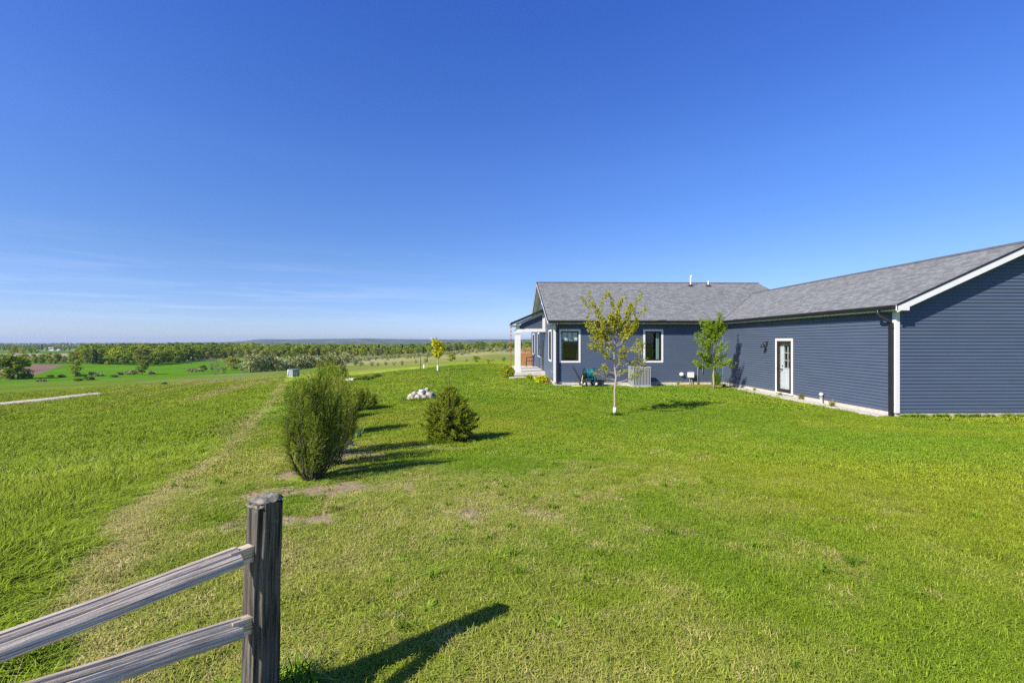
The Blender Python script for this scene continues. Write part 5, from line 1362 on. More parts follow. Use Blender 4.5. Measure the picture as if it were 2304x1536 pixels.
FD = np.array([-0.525, -0.85]); FD = FD / np.linalg.norm(FD)
pu = ray_dir(596, 768); dpost = 1.94
pxw, pyw = pu[0] * dpost, pu[1] * dpost
pzw = hz(pxw, pyw)
fence = thing('split_rail_fence', (pxw, pyw, pzw), 'weathered grey split rail fence with one post and two rails in the foreground', 'fence')
PTOP = EYE - (1122 - 768) * dpost / F_PX
Hp = PTOP - (pzw - 0.3)
sec = groove([(-0.058, -0.050), (0.045, -0.060), (0.062, -0.035), (0.060, 0.045), (0.035, 0.062), (-0.050, 0.058), (-0.064, 0.03)], 0.008, 0.006, 3)
ang = math.atan2(FD[1], FD[0])
# post: local x is up; local y along the fence, local z across
ex = Vector((0.028, 0.0, 1.0)).normalized(); ey = Vector((FD[0], FD[1], 0)); ey = (ey - ex * ey.dot(ex)).normalized(); ez = ex.cross(ey)
mt = Matrix(((ex.x, ey.x, ez.x, pxw + 0.0), (ex.y, ey.y, ez.y, pyw), (ex.z, ey.z, ez.z, pzw - 0.3), (0, 0, 0, 1)))
def posttop(pr):
    return 0.010 * np.sin(pr[:, 0] * 40) - 0.30 * (np.hypot(pr[:, 0], pr[:, 1]) - 0.05) - 0.10 * pr[:, 0]
mt = Matrix.Translation(Vector((-ex.x * Hp, -ex.y * Hp, 0))) @ mt
post = wood_piece('post', 26, Hp, sec, M['post'], fence, mt, 4, (1.04, 0.92), 0.0, posttop, 0.03)
M['lichen'] = paint('lichen_crusted_end_grain', (0.13, 0.12, 0.095), 0.95, 0.3, 38, bump=0.5, detail=8, col2=(0.22, 0.205, 0.16))
r_ = np.random.default_rng(8); V = []; F = []
ng = 11
for j in range(ng):
    for i in range(ng):
        a, b = (i / (ng - 1) - 0.5) * 0.122, (j / (ng - 1) - 0.5) * 0.115
        e = max(abs(a) / 0.061, abs(b) / 0.0575)
        V.append((0.004 + 0.016 * (1 - e ** 4) + 0.012 * r_.random() - 0.06 * max(0, e - 0.93) - 0.14 * a, a * (1 - 0.12 * abs(b) / 0.0575), b * (1 - 0.12 * abs(a) / 0.061)))
for j in range(ng - 1):
    for i in range(ng - 1): F.append((j * ng + i, j * ng + i + 1, (j + 1) * ng + i + 1, (j + 1) * ng + i))
me = mesh_np('end_grain', np.array(V), np.array(F), M['lichen'], True)
o = bpy.data.objects.new('end_grain', me); COL.objects.link(o); o.parent = post
o.matrix_local = Matrix.Translation((Hp - 0.012, 0, 0)); ORG[o.name] = ORG[post.name]

rsec = groove([(-0.040, -0.036), (0.015, -0.052), (0.064, -0.022), (0.048, 0.006), (0.002, 0.048), (-0.030, 0.044), (-0.046, 0.0)], 0.005, 0.0024, 9)
def rail(z_end, seed, tilt):
    L = 2.55
    ex = Vector((FD[0], FD[1], tilt)).normalized(); ez = Vector((0, 0, 1)); ez = (ez - ex * ez.dot(ex)).normalized(); ey = ez.cross(ex)
    o0 = Vector((pxw, pyw, z_end)) + ex * 0.115
    mt = Matrix(((ex.x, ey.x, ez.x, o0.x), (ex.y, ey.y, ez.y, o0.y), (ex.z, ey.z, ez.z, o0.z), (0, 0, 0, 1)))
    rl = wood_piece('rail', 40, L, rsec, M['rail'], fence, mt, seed, (0.80, 0.74), -0.010, None, 0.06)
    tsec = groove([(-0.018, -0.034), (0.016, -0.034), (0.018, 0.030), (-0.018, 0.034)], 0.008, 0.002, seed)
    o1 = Vector((pxw, pyw, z_end)) + ex * 0.0
    mt2 = Matrix(((ex.x, ey.x, ez.x, o1.x), (ex.y, ey.y, ez.y, o1.y), (ex.z, ey.z, ez.z, o1.z), (0, 0, 0, 1)))
    tn = wood_piece('tenon', 8, 0.15, tsec, M['rail'], fence, mt2, seed + 1)
    tn.parent = rl; tn.matrix_local = mt.inverted() @ mt2
def rail_tilt(z0, px, py):
    u = ray_dir(px, py); t_ = (pyw * u[0] - pxw * u[1]) / (FD[0] * u[1] - FD[1] * u[0])
    lam = (pyw + FD[1] * t_) / u[1]
    return (EYE + u[2] * lam - z0) / t_
za, zb_ = EYE - (1231 - 768) * dpost / F_PX, EYE - (1393 - 768) * dpost / F_PX
rail(za, 12, rail_tilt(za, 0, 1450)); rail(zb_, 15, rail_tilt(zb_, 62, 1560))
# the fence's next post, beside the viewer
p2 = Vector((pxw + FD[0] * 2.75, pyw + FD[1] * 2.75, 0)); z2 = hz(p2.x, p2.y)
mt = Matrix(((0, ey.x, ez.x, p2.x), (0, ey.y, ez.y, p2.y), (1, 0, 0, z2 - 0.3), (0, 0, 0, 1)))
wood_piece('post', 16, PTOP - z2 + 0.3, sec, M['post'], fence, mt, 6, (1.05, 0.97))

# ------------------------------------------------------------------ trees of the valley: prototypes, then copies
TONES = [(0.48, 0.58, 0.60), (1.05, 1.05, 1.0), (0.72, 0.88, 0.75), (1.5, 1.35, 1.1), (0.60, 0.72, 0.75), (1.3, 1.2, 1.0)]
W_GREEN = leaf_mat('woodland_leaves', [(0.17, 0.25, 0.014), (0.25, 0.325, 0.022), (0.33, 0.39, 0.035)], 0.3, tree=TONES)
W_OLIVE = leaf_mat('spring_leaves', [(0.29, 0.31, 0.045), (0.36, 0.36, 0.06), (0.24, 0.27, 0.035)], 0.3, tree=TONES)
W_GREY = leaf_mat('budding_grey_twigs', [(0.29, 0.31, 0.13), (0.35, 0.36, 0.17), (0.24, 0.27, 0.10)], 0.1, tree=TONES)
W_PINE = leaf_mat('conifer_needles', [(0.045, 0.085, 0.022), (0.065, 0.11, 0.03)], 0.1, tree=TONES)
W_BRUSH = leaf_mat('bare_brush_twigs', [(0.30, 0.24, 0.14), (0.36, 0.29, 0.18), (0.26, 0.23, 0.11)], 0.05)

def crown_mesh(name, h, w, m, n, size, seed, low=0.12, blobs=26, shape='round'):
    """leaf clumps in many uneven blobs filling a crown; origin at the foot"""
    r = np.random.default_rng(seed)
    B = []
    for k in range(blobs):
        u = r.uniform(low, 0.95); 
        if shape == 'round': prof = math.sin(math.pi * min(1, (u - low * 0.6) / (1 - low * 0.6))) ** 0.6
        elif shape == 'cone': prof = 1.02 - u
        else: prof = 0.55 + 0.45 * math.sin(math.pi * u)
        a = r.uniform(0, 6.28); q = math.sqrt(r.random()) * prof * w * 0.42
        B.append((q * math.cos(a), q * math.sin(a), u * h, w * r.uniform(0.11, 0.22) * (0.6 if shape == 'cone' else 1)))
    B = np.array(B); i = r.integers(0, blobs, n)
    d = unit(r.normal(size=(n, 3))); d[:, 2] = np.abs(d[:, 2]) * 0.9 + d[:, 2] * 0.1
    rr = (0.55 + 0.45 * r.random(n))
    C = B[i, :3] + d * (B[i, 3] * rr)[:, None] * np.array([1, 1, 0.85])
    V, F = leaves(C, size, r, 0.05, 0.15, 0.9, d * 0.9)
    V[:, 2] = np.maximum(V[:, 2], 0.05)
    return mesh_np(name, V, F, m)

def trunk_mesh(name, h, r0, seed, m, limbs=7, w=3.0):
    r = np.random.default_rng(seed); mb = MB()
    mb.tube([(0, 0, -0.4), (0.02 * h * r.normal(), 0.02 * h, h * 0.45), (0, 0, h * 0.88)], [r0, r0 * 0.7, r0 * 0.12], 6, caps=False)
    for k in range(limbs):
        a = r.uniform(0, 6.28); u = r.uniform(0.22, 0.7)
        mb.tube([(0, 0, h * u), (math.cos(a) * w * 0.3, math.sin(a) * w * 0.3, h * (u + 0.10)), (math.cos(a) * w * 0.5, math.sin(a) * w * 0.5, h * min(0.95, u + 0.24))], [r0 * 0.4, r0 * 0.25, r0 * 0.08], 4, caps=False)
    me = bpy.data.meshes.new(name); me.from_pydata(mb.v, [], mb.f); me.materials.append(m); me.update()
    return me

KINDS = {
    'full': [(crown_mesh('crown', 12, 9.5, W_GREEN, 1500, 0.9, 21, 0.02, 40, 'full'), trunk_mesh('trunk', 12, 0.24, 21, M['darkbark']))],
    'green': [(crown_mesh('crown', 12, 9.5, W_GREEN, 900, 0.95, 1), trunk_mesh('trunk', 12, 0.24, 1, M['darkbark'])),
              (crown_mesh('crown', 13.5, 8.0, W_GREEN, 900, 0.9, 2, 0.15, 30), trunk_mesh('trunk', 13.5, 0.25, 2, M['darkbark'])),
              (crown_mesh('crown', 10, 10, W_GREEN, 850, 0.95, 3, 0.08, 24), trunk_mesh('trunk', 10, 0.26, 3, M['darkbark']))],
    'olive': [(crown_mesh('crown', 11, 7.5, W_OLIVE, 800, 0.8, 4, 0.12, 30), trunk_mesh('trunk', 11, 0.2, 4, M['bark'])),
              (crown_mesh('crown', 9, 8, W_OLIVE, 700, 0.8, 5, 0.1, 26), trunk_mesh('trunk', 9, 0.2, 5, M['bark']))],
    'grey': [(crown_mesh('crown', 10, 6.5, W_GREY, 620, 0.6, 6, 0.15, 34), trunk_mesh('trunk', 10, 0.16, 6, M['bark'], 12)),
             (crown_mesh('crown', 8, 6.5, W_GREY, 560, 0.6, 7, 0.1, 30), trunk_mesh('trunk', 8, 0.15, 7, M['bark'], 12))],
    'pine': [(crown_mesh('crown', 13, 5.5, W_PINE, 900, 0.8, 8, 0.06, 60, 'cone'), trunk_mesh('trunk', 13, 0.2, 8, M['darkbark'], 0)),
             (crown_mesh('crown', 11, 6, W_PINE, 800, 0.8, 9, 0.06, 50, 'cone'), trunk_mesh('trunk', 11, 0.2, 9, M['darkbark'], 0))],
    'orchard': [(crown_mesh('crown', 3.6, 3.9, W_GREY, 520, 0.34, 10, 0.16, 26), trunk_mesh('trunk', 3.4, 0.11, 10, M['darkbark'], 8, 1.9)),
                (crown_mesh('crown', 3.2, 3.6, W_GREY, 460, 0.34, 11, 0.2, 22), trunk_mesh('trunk', 3.0, 0.11, 11, M['darkbark'], 8, 1.8))],
}
NAME = {'full': 'broadleaf_tree', 'green': 'broadleaf_tree', 'olive': 'broadleaf_tree', 'grey': 'budding_tree', 'pine': 'conifer_tree', 'orchard': 'orchard_tree'}
TR = np.random.default_rng(77)

def far_tree(kind, x, y, s, label, group=None, cat='tree', z=None, sxy=1.0, v=None, name=None):
    c, tr = KINDS[kind][TR.integers(0, len(KINDS[kind])) if v is None else v]
    t = thing(name or NAME[kind], (x, y, hz(x, y) - 0.1 if z is None else z), label, cat, group)
    a = TR.uniform(0, 6.28)
    for nm, me in (('trunk', tr), ('crown', c)):
        o = bpy.data.objects.new(nm, me); COL.objects.link(o); o.parent = t
        o.scale = (s * sxy, s * sxy, s); o.rotation_euler = (0, 0, a)
    return t

def photo_tree(kind, px, base, top, label, group=None, wide=None, cat='tree', v=0, name=None):
    """a tree one can tell apart: stands where the photo shows its foot, as tall as it shows"""
    x, y, z = ground_at(px, base); d = x * SY + y * CY
    H = {'full': (12,), 'green': (12, 13.5, 10), 'olive': (11, 9), 'grey': (10, 8), 'pine': (13, 11), 'orchard': (3.6, 3.2)}[kind][v]
    Wd = {'full': (9.5,), 'green': (9.5, 8.0, 10), 'olive': (7.5, 8), 'grey': (6.5, 6.5), 'pine': (5.5, 6), 'orchard': (3.9, 3.6)}[kind][v]
    s = (base - top) * d / F_PX / H
    sxy = 1.0 if wide is None else (wide * d / F_PX) / (Wd * s)
    return far_tree(kind, x, y, s, label, group, cat, z - 0.05, sxy, v, name)

GC = 'trees clustered at the left edge of the field'
photo_tree('full', 8, 853, 806, 'big green tree at the left edge of the picture', GC, 42)
photo_tree('full', 30, 853, 802, 'tallest dark green tree of the cluster left of the ploughed field', GC, 44)
photo_tree('full', 50, 852, 805, 'right hand green tree of the cluster beside the ploughed field', GC, 34)
bx_, by_, bz_ = ground_at(64, 852); bush('field_bush', (bx_, by_, bz_), 1.6, 2.4, L_DARK, 500, 0.5, 'round dark bush at the right foot of the tree cluster', seed=301)
photo_tree('olive', 171, 847, 811, 'lone upright yellowish green tree in front of the green field', None, 24, v=0)
photo_tree('green', 320, 843, 810, 'lone dark green two stemmed tree at the field edge', None, 26, v=1)
photo_tree('green', 456, 836, 822, 'small round dark tree beside the brown brush', None, 18, v=2)
photo_tree('olive', 524, 833, 803, 'spreading olive tree beside the two brown bins', None, 36, v=1)
photo_tree('olive', 681, 822, 796, 'round olive tree rising behind the utility box', None, 30, v=0)
photo_tree('green', 1014, 812, 796, 'dark green tree on the rough ground right of the golden tree', None, 24, v=2)
photo_tree('olive', 1071, 814, 800, 'small leafy orchard tree with a leaning dark trunk', None, 20, v=1)
photo_tree('olive', 1098, 817, 807, 'low yellowish bush at the lawn edge', None, 14, 'bush', 1, 'field_bush')
for k, (px, b, t_, w_) in enumerate([(1049, 814, 806, 12), (935, 818, 808, 10), (957, 818, 805, 12), (885, 823, 813, 16), (868, 823, 813, 12), (1133, 812, 803, 14), (812, 824, 812, 16), (836, 824, 814, 14), (800, 824, 808, 14), (776, 826, 812, 14), (1108, 812, 806, 8), (905, 822, 812, 10), (850, 824, 815, 10)]):
    photo_tree('orchard', px, b, t_, 'small bare grey fruit tree scattered on the rough ground behind the lawn', 'scattered bare fruit trees behind the lawn', w_, v=k % 2)
# brush along the field edge
for k, (px, py, w_, h_, m_, lab) in enumerate([
    (298, 842, 13, 8, W_BRUSH, 'brown leafless brush left of the lone dark tree'), (341, 841, 6, 5, W_BRUSH, 'brown leafless brush right of the lone dark tree'), (435, 836, 14, 6, W_BRUSH, 'long brown brush left of the small round tree'),
    (206, 844, 7, 7, W_GREY, 'grey bush right of the lone yellowish tree, upper'), (222, 846, 9, 6, W_GREY, 'low grey bush farthest right by the yellowish tree'), (201, 855, 9, 9, L_SHRUB, 'olive bush on the near slope below the grey bushes'), (176, 857, 8, 6, L_SHRUB, 'low olive bush on the near slope below the yellowish tree'),
    (92, 858, 9, 4, W_GREY, 'flat grey bush on the near slope left of the thin pole'), (172, 847, 7, 8, W_GREY, 'pale grey bush at the foot of the yellowish tree'), (187, 847, 6, 4, L_DARK, 'dark low bush at the foot of the yellowish tree'), (270, 843, 6, 5, W_BRUSH, 'brown bush left of the long brown brush'), (113, 848, 5, 3, L_DARK, 'small dark bush on the near edge of the green field'), (139, 848, 6, 4, L_DARK, 'dark bush between the pole and the yellowish tree'), (258, 848, 6, 4, L_SHRUB, 'small green bush by the thin crossed pole'), (370, 866, 5, 5, L_DARK, 'tiny dark bush alone in the meadow')]):
    x, y, z = ground_at(px, py); k_ = (x * SY + y * CY) / F_PX
    bush('field_bush', (x, y, z), w_ * k_, h_ * k_, m_, 420, 2.6 * k_, lab, 'bush', 'brush along the field edge', 310 + k, 5, 0.35, 0.0, 0.25, 0.8)
for px, py, h_, lab in ((97, 858, 10, 'thin dark pole on the near slope left of the yellowish tree'), (247, 853, 11, 'thin dark pole with a crossbar in the meadow')):
    x, y, z = ground_at(px, py); k_ = (x * SY + y * CY) / F_PX
    mb = MB(); mb.tube([(x, y, z - 0.2), (x, y, z + h_ * k_)], 0.5 * k_, 5); mb.tube([(x - 2 * k_, y, z + h_ * 0.78 * k_), (x + 2 * k_, y, z + h_ * 0.78 * k_)], 0.3 * k_, 4)
    tag(mb.build('field_pole', M['darkbark'], None, (x, y, z)), lab, 'pole')
# pale orchard block beyond the utility box: rows of small trees
GO = 'orchard block of pale budding trees'
lab = 'pale grey green budding tree in the orchard block beyond the utility box'
n_orch = 0
o0 = at_depth(560, 155); 
for row in range(4):
    for k in range(17):
        px = 566 + k * 13 + row * 5; d = 128 + row * 16 + k * 3.0
        x, y, z = at_depth(px + TR.uniform(-3, 3), d)
        far_tree('orchard', x, y, TR.uniform(1.05, 1.45), lab, GO); n_orch += 1
# two rusty bins, the white trailer, the utility pole
M['rust'] = paint('rusty_brown_bin', (0.22, 0.075, 0.045), 0.8, 0.3, 2, bump=0.1)
for px, lab in ((547.5, 'left of two rust brown crate bins beside the spreading olive tree'), (560, 'right of two rust brown crate bins beside the spreading olive tree')):
    x, y, z = ground_at(px, 832.5); k_ = (x * SY + y * CY) / F_PX
    t = thing('field_bin', (x, y, z), lab, 'bin', 'rust brown bins at the field edge')
    w_ = 4.6 * k_; mb = MB(); frame_h = 6.2 * k_
    mb.box(x - w_, x + w_, y - w_, y + w_, z + 0.12, z + 0.2)
    for (a0, a1, b0, b1) in ((x - w_, x + w_, y - w_, y - w_ + .06), (x - w_, x + w_, y + w_ - .06, y + w_), (x - w_, x - w_ + .06, y - w_ + .061, y + w_ - .061), (x + w_ - .06, x + w_, y - w_ + .061, y + w_ - .061)): mb.box(a0, a1, b0, b1, z + 0.2, z + frame_h)
    mb.build('body', M['rust'], t)
    for a in (-w_ * .8, 0, w_ * .8): mb = MB(); mb.box(x + a - .07, x + a + .07, y - w_ - 0.03, y + w_ + 0.03, z - 0.05, z + 0.119); mb.build('skid', M['darkbark'], t)
x, y, z = ground_at(418.5, 812.6); k_ = (x * SY + y * CY) / F_PX
t = thing('white_trailer', (x, y, z), 'long white trailer at the far edge of the green field before the woods', 'trailer')
mb = MB(); L2, Hh = 5.6 * k_, 3.1 * k_; mb.box(x - L2, x + L2, y - 1.2, y + 1.2, z + 0.5, z + 0.5 + Hh); mb.prism([(x - L2 * 0.98, z + 0.501 + Hh), (x + L2 * 0.98, z + 0.501 + Hh), (x + L2 * 0.9, z + 0.62 + Hh), (x - L2 * 0.9, z + 0.62 + Hh)], 'y', y - 1.1, y + 1.1); mb.build('body', M['pvc'], t, bevel=0.1)
for a in (-0.45, 0.0, 0.5): mb = MB(); mb.box(x + L2 * a - 0.35, x + L2 * a + 0.35, y - 1.23, y - 1.2, z + 1.3, z + 1.3 + Hh * 0.35); mb.build('window', M['black'], t)
for a in (0.3, 0.5): mb = MB(); mb.lathe((x + L2 * a, y - 1.05, z + 0.35), [(0, -0.12), (0.35, -0.12), (0.35, 0.12), (0, 0.12)], 12, 'y'); mb.build('wheel', M['rubber'], t)
x, y, z = ground_at(430.5, 819); k_ = (x * SY + y * CY) / F_PX
t = thing('utility_pole', (x, y, z), 'thin utility pole with a crossarm and pale transformer right of the white trailer', 'utility pole')
mb = MB(); mb.tube([(x, y, z - 0.5), (x, y, z + 17 * k_)], [0.2, 0.13], 6); mb.build('pole', M['darkbark'], t)
mb = MB(); mb.box(x - 1.0, x + 1.0, y - 0.06, y + 0.06, z + 15.6 * k_, z + 15.6 * k_ + 0.14); mb.build('crossarm', M['darkbark'], t)
mb = MB(); mb.lathe((x + 0.15, y - 0.32, z + 13.2 * k_), [(0, 0), (0.26, 0), (0.26, 0.85), (0, 0.9)], 10); mb.build('transformer', M['pvc'], t)
# farm buildings on the far slope
def shed(name, px, base, w, h, label, m, rm, rot=0.1, dep=8, ridge=0.4):
    x, y, z = ground_at(px, base); k_ = (x * SY + y * CY) / F_PX
    t = thing(name, (x, y, z), label, 'building')
    W, H = w * k_ / 2, h * k_
    def rotv(mb):
        c, s = math.cos(rot), math.sin(rot)
        mb.v = [(x + (a - x) * c - (b - y) * s, y + (a - x) * s + (b - y) * c, e) for a, b, e in mb.v]
    mb = MB(); mb.box(x - W, x + W, y, y + dep, z - 1, z + H * (1 - ridge)); mb.prism([(y, z + H * (1 - ridge)), (y + dep, z + H * (1 - ridge)), (y + dep / 2, z + H * 0.97)], 'x', x - W + 0.01, x + W - 0.01); rotv(mb); mb.build('wall', m, t)
    mb = MB(); 
    for a, b in ((y - 0.5, y + dep / 2), (y + dep + 0.5, y + dep / 2)):
        mb.quad([(x - W - .4, a, z + H * (1 - ridge) - 0.1), (x + W + .4, a, z + H * (1 - ridge) - 0.1), (x + W + .4, b, z + H), (x - W - .4, b, z + H)])
    rotv(mb); mb.build('roof', rm, t)
    for k in range(3):
        a = x - W + (k + 0.7) * 2 * W / 3.6; mb = MB(); mb.box(a - .5, a + .5, y - 0.06, y + 0.02, z + 0.6, z + 0.6 + H * .25); rotv(mb); mb.build('window' if k else 'door', M['black'], t)
M['tanroof'] = paint('tan_roof', (0.42, 0.36, 0.32), 0.8, 0.1, 1)
M['whiteroof'] = paint('pale_metal_roof', (0.62, 0.65, 0.68), 0.5, 0.05, 1)
shed('farmhouse', 109, 787, 14, 6, 'tan roofed farmhouse on the far green slope', M['white'], M['tanroof'], 0.3, 14, 0.55)
shed('farm_shed', 121, 789, 20, 3.2, 'long white farm shed below the tan roofed farmhouse', M['white'], M['whiteroof'], 0.1, 12, 0.5)
shed('farm_shed', 37, 795, 8, 4, 'small white shed beside the dark trees at far left', M['white'], M['whiteroof'], 0.2, 10, 0.5)
shed('farm_shed', 573, 811, 12, 3.6, 'low tan shed at the wood edge behind the orchard block', M['tanroof'], M['tanroof'], 0.0, 8, 0.35)

# ------------------------------------------------------------------ the woods: nearest trees one by one, the rest as one mass
GW = 'trees at the near edge of the valley woods'
LW = {'green': 'full green broadleaf tree at the near edge of the valley woods', 'olive': 'yellowish spring green tree at the near edge of the valley woods', 'grey': 'pale budding tree at the near edge of the valley woods', 'pine': 'dark conifer at the near edge of the valley woods'}
def front(px):
    """distance of the wood's near edge along a photo column"""
    return float(np.interp(px, [-200, 40, 180, 200, 330, 430, 470, 560, 640, 700, 900, 1000, 1150, 1400], [345, 345, 350, 348, 322, 395, 440, 480, 470, 500, 540, 560, 600, 600]))
def pick(px):
    if px < 180: p = (0.45, 0.35, 0.15, 0.05)
    elif px < 420: p = (0.66, 0.20, 0.08, 0.06)
    elif px < 620: p = (0.42, 0.18, 0.20, 0.20)
    else: p = (0.55, 0.25, 0.15, 0.05)
    return ['green', 'olive', 'grey', 'pine'][TR.choice(4, p=p)]
kinds_px, count = [], 0
px = -60
spots = []
while px < 1230:
    d0 = front(px)
    for row in range(3):
        spots.append((px + TR.uniform(-4, 4), d0 + row * 11 + TR.uniform(-4, 4)))
    px += 17 if px < 600 else 14
for px, d in spots:
    if len(spots) and count >= 260: break
    x, y, z = at_depth(px, d)
    kd = pick(px)
    s = TR.uniform(0.62, 1.10) * (0.62 if px < 175 else 1.0) * (0.9 if px > 600 else 1.0)
    far_tree(kd, x, y, s, LW[kd], GW + ': ' + {'green': 'full green', 'olive': 'yellowish', 'grey': 'budding', 'pine': 'conifers'}[kd]); count += 1

def scatter(name, pts, idx, scl, protos, label, cat, cols=None, rot3=None, kind='stuff'):
    """a mass nobody could count: prototypes set on points by geometry nodes"""
    me = bpy.data.meshes.new(name)
    me.vertices.add(len(pts)); me.vertices.foreach_set('co', np.asarray(pts, np.float32).ravel())
    n = len(pts)
    a = me.attributes.new('idx', 'INT', 'POINT'); a.data.foreach_set('value', np.asarray(idx, np.int32))
    a = me.attributes.new('scl', 'FLOAT_VECTOR', 'POINT'); sc = np.asarray(scl, np.float32)
    sc = np.repeat(sc[:, None], 3, 1) if sc.ndim == 1 else sc
    a.data.foreach_set('vector', sc.astype(np.float32).ravel())
    a = me.attributes.new('rot', 'FLOAT_VECTOR', 'POINT')
    ro = np.zeros((n, 3), np.float32) if rot3 is None else np.asarray(rot3, np.float32)
    if rot3 is None: ro[:, 2] = np.random.default_rng(n).uniform(0, 6.28, n)
    a.data.foreach_set('vector', ro.ravel())
    if cols is not None:
        a = me.attributes.new('gcol', 'FLOAT_COLOR', 'POINT'); a.data.foreach_set('color', np.concatenate([cols, np.ones((n, 1))], 1).astype(np.float32).ravel())
    me.update()
    ob = link(name, me); tag(ob, label, cat, kind=kind)
    pc = bpy.data.collections.new(name + '_pieces')
    for i, p in enumerate(protos):
        q = bpy.data.objects.new('%s_piece_%02d' % (name, i), p); pc.objects.link(q)
    ng = bpy.data.node_groups.new(name + '_scatter', 'GeometryNodeTree')
    ng.interface.new_socket('Geometry', in_out='INPUT', socket_type='NodeSocketGeometry'); ng.interface.new_socket('Geometry', in_out='OUTPUT', socket_type='NodeSocketGeometry')
    N, Lk = ng.nodes, ng.links
    gi, go = N.new('NodeGroupInput'), N.new('NodeGroupOutput')
    ip = N.new('GeometryNodeInstanceOnPoints'); ci = N.new('GeometryNodeCollectionInfo')
    ci.inputs['Collection'].default_value = pc; ci.inputs['Separate Children'].default_value = True; ci.inputs['Reset Children'].default_value = True
    def attr(nm, ty):
        q = N.new('GeometryNodeInputNamedAttribute'); q.data_type = ty; q.inputs['Name'].default_value = nm; return q.outputs['Attribute']
    Lk.new(gi.outputs[0], ip.inputs['Points']); Lk.new(ci.outputs[0], ip.inputs['Instance'])
    ip.inputs['Pick Instance'].default_value = True
    Lk.new(attr('idx', 'INT'), ip.inputs['Instance Index']); Lk.new(attr('rot', 'FLOAT_VECTOR'), ip.inputs['Rotation']); Lk.new(attr('scl', 'FLOAT_VECTOR'), ip.inputs['Scale'])
    Lk.new(ip.outputs[0], go.inputs[0])
    md = ob.modifiers.new('scatter', 'NODES'); md.node_group = ng
    return ob

wr = np.random.default_rng(5)
PP, II, SS = [], [], []
protos = [KINDS['green'][0][0], KINDS['green'][1][0], KINDS['green'][2][0], KINDS['olive'][0][0], KINDS['olive'][1][0], KINDS['grey'][0][0], KINDS['grey'][1][0], KINDS['pine'][0][0], KINDS['pine'][1][0]]
def addwood(n, pxr, dr, pr, smin=0.8, smax=1.2, clear=None, thin=0.0):
    px = wr.uniform(*pxr, n)
    f = np.array([front(p) for p in px])
    lo = np.maximum(f + 30, dr[0]) if dr[0] < 700 else np.full(n, dr[0])
    d = np.sqrt(wr.uniform(0, 1, n) * (dr[1] ** 2 - lo ** 2) + lo ** 2)
    dx, dy, _ = ray_dir(px, 768)
    x, y = dx * d, dy * d
    k = np.ones(n, bool)
    if thin: k &= fbm(x / 170, y / 170, 29, 3) > thin
    if clear is not None: k &= ~clear(px, d)
    x, y = x[k], y[k]
    PP.append(np.stack([x, y, height(x, y) - 0.2], 1)); II.append(wr.choice(9, len(x), p=pr)); SS.append(wr.uniform(smin, smax, len(x)) * (0.64 + 0.50 * fbm(x / 45, y / 45, 37, 2)))
pg = [.2, .2, .16, .14, .12, .06, .05, .04, .03]
pm = [.16, .14, .1, .14, .12, .13, .11, .06, .04]
def fields(px, d):
    return ((px < 185) & (d > 440) & (d < 1000)) | ((px < 150) & (d < 470) & (d > 372)) | ((px > 575) & (px < 640) & (d > 900) & (d < 1500)) | (np.abs(px - 120) < 26) & (d < 1080)
addwood(3000, (178, 570), (345, 900), pg, 0.8, 1.15, fields)
addwood(1500, (540, 1330), (500, 760), pg, 0.75, 1.1, None)
addwood(1800, (540, 1330), (760, 1500), pm, 0.7, 1.0, fields, 0.36)
addwood(2600, (-120, 700), (1010, 1900), pm, 0.7, 1.15, fields, 0.46)
addwood(3600, (-120, 1330), (1900, 3900), pm, 0.9, 1.4, None, 0.46)
xx = np.array([ground_at(p, b)[:2] for p, b in [(6, 796), (12, 797), (20, 796), (28, 796), (34, 797), (52, 796), (58, 796), (64, 797), (132, 787), (140, 787), (150, 788), (164, 791), (170, 792), (96, 787), (119, 785)]])
PP.append(np.stack([xx[:, 0], xx[:, 1] + 10, height(xx[:, 0], xx[:, 1]) - .2], 1)); II.append(wr.choice(3, len(xx))); SS.append(wr.uniform(.6, .9, len(xx)))
scatter('woodland', np.concatenate(PP), np.concatenate(II), np.concatenate(SS), protos, 'mass of woodland filling the valley behind its near edge', 'woodland')
# bare brush of the pale orchards on the right: low, uncountable
n = 2600
px = wr.uniform(470, 1330, n); d = np.sqrt(wr.uniform(170 ** 2, 520 ** 2, n))
k = d < np.array([front(p) for p in px]) - 25
k &= ~((px < 640) & (d < 215))
px, d = px[k], d[k]; dx, dy, _ = ray_dir(px, 768); x, y = dx * d, dy * d
k = (np.abs(((x * 0.94 + y * 0.34) / 6.0) % 1 - 0.5) < 0.30); x, y = x[k], y[k]
scatter('orchard_brush', np.stack([x, y, height(x, y)], 1), wr.integers(0, 2, len(x)), wr.uniform(0.35, 0.72, len(x)), [KINDS['orchard'][0][0], KINDS['orchard'][1][0]], 'pale rows of bare orchard brush on the slope before the woods', 'orchard')

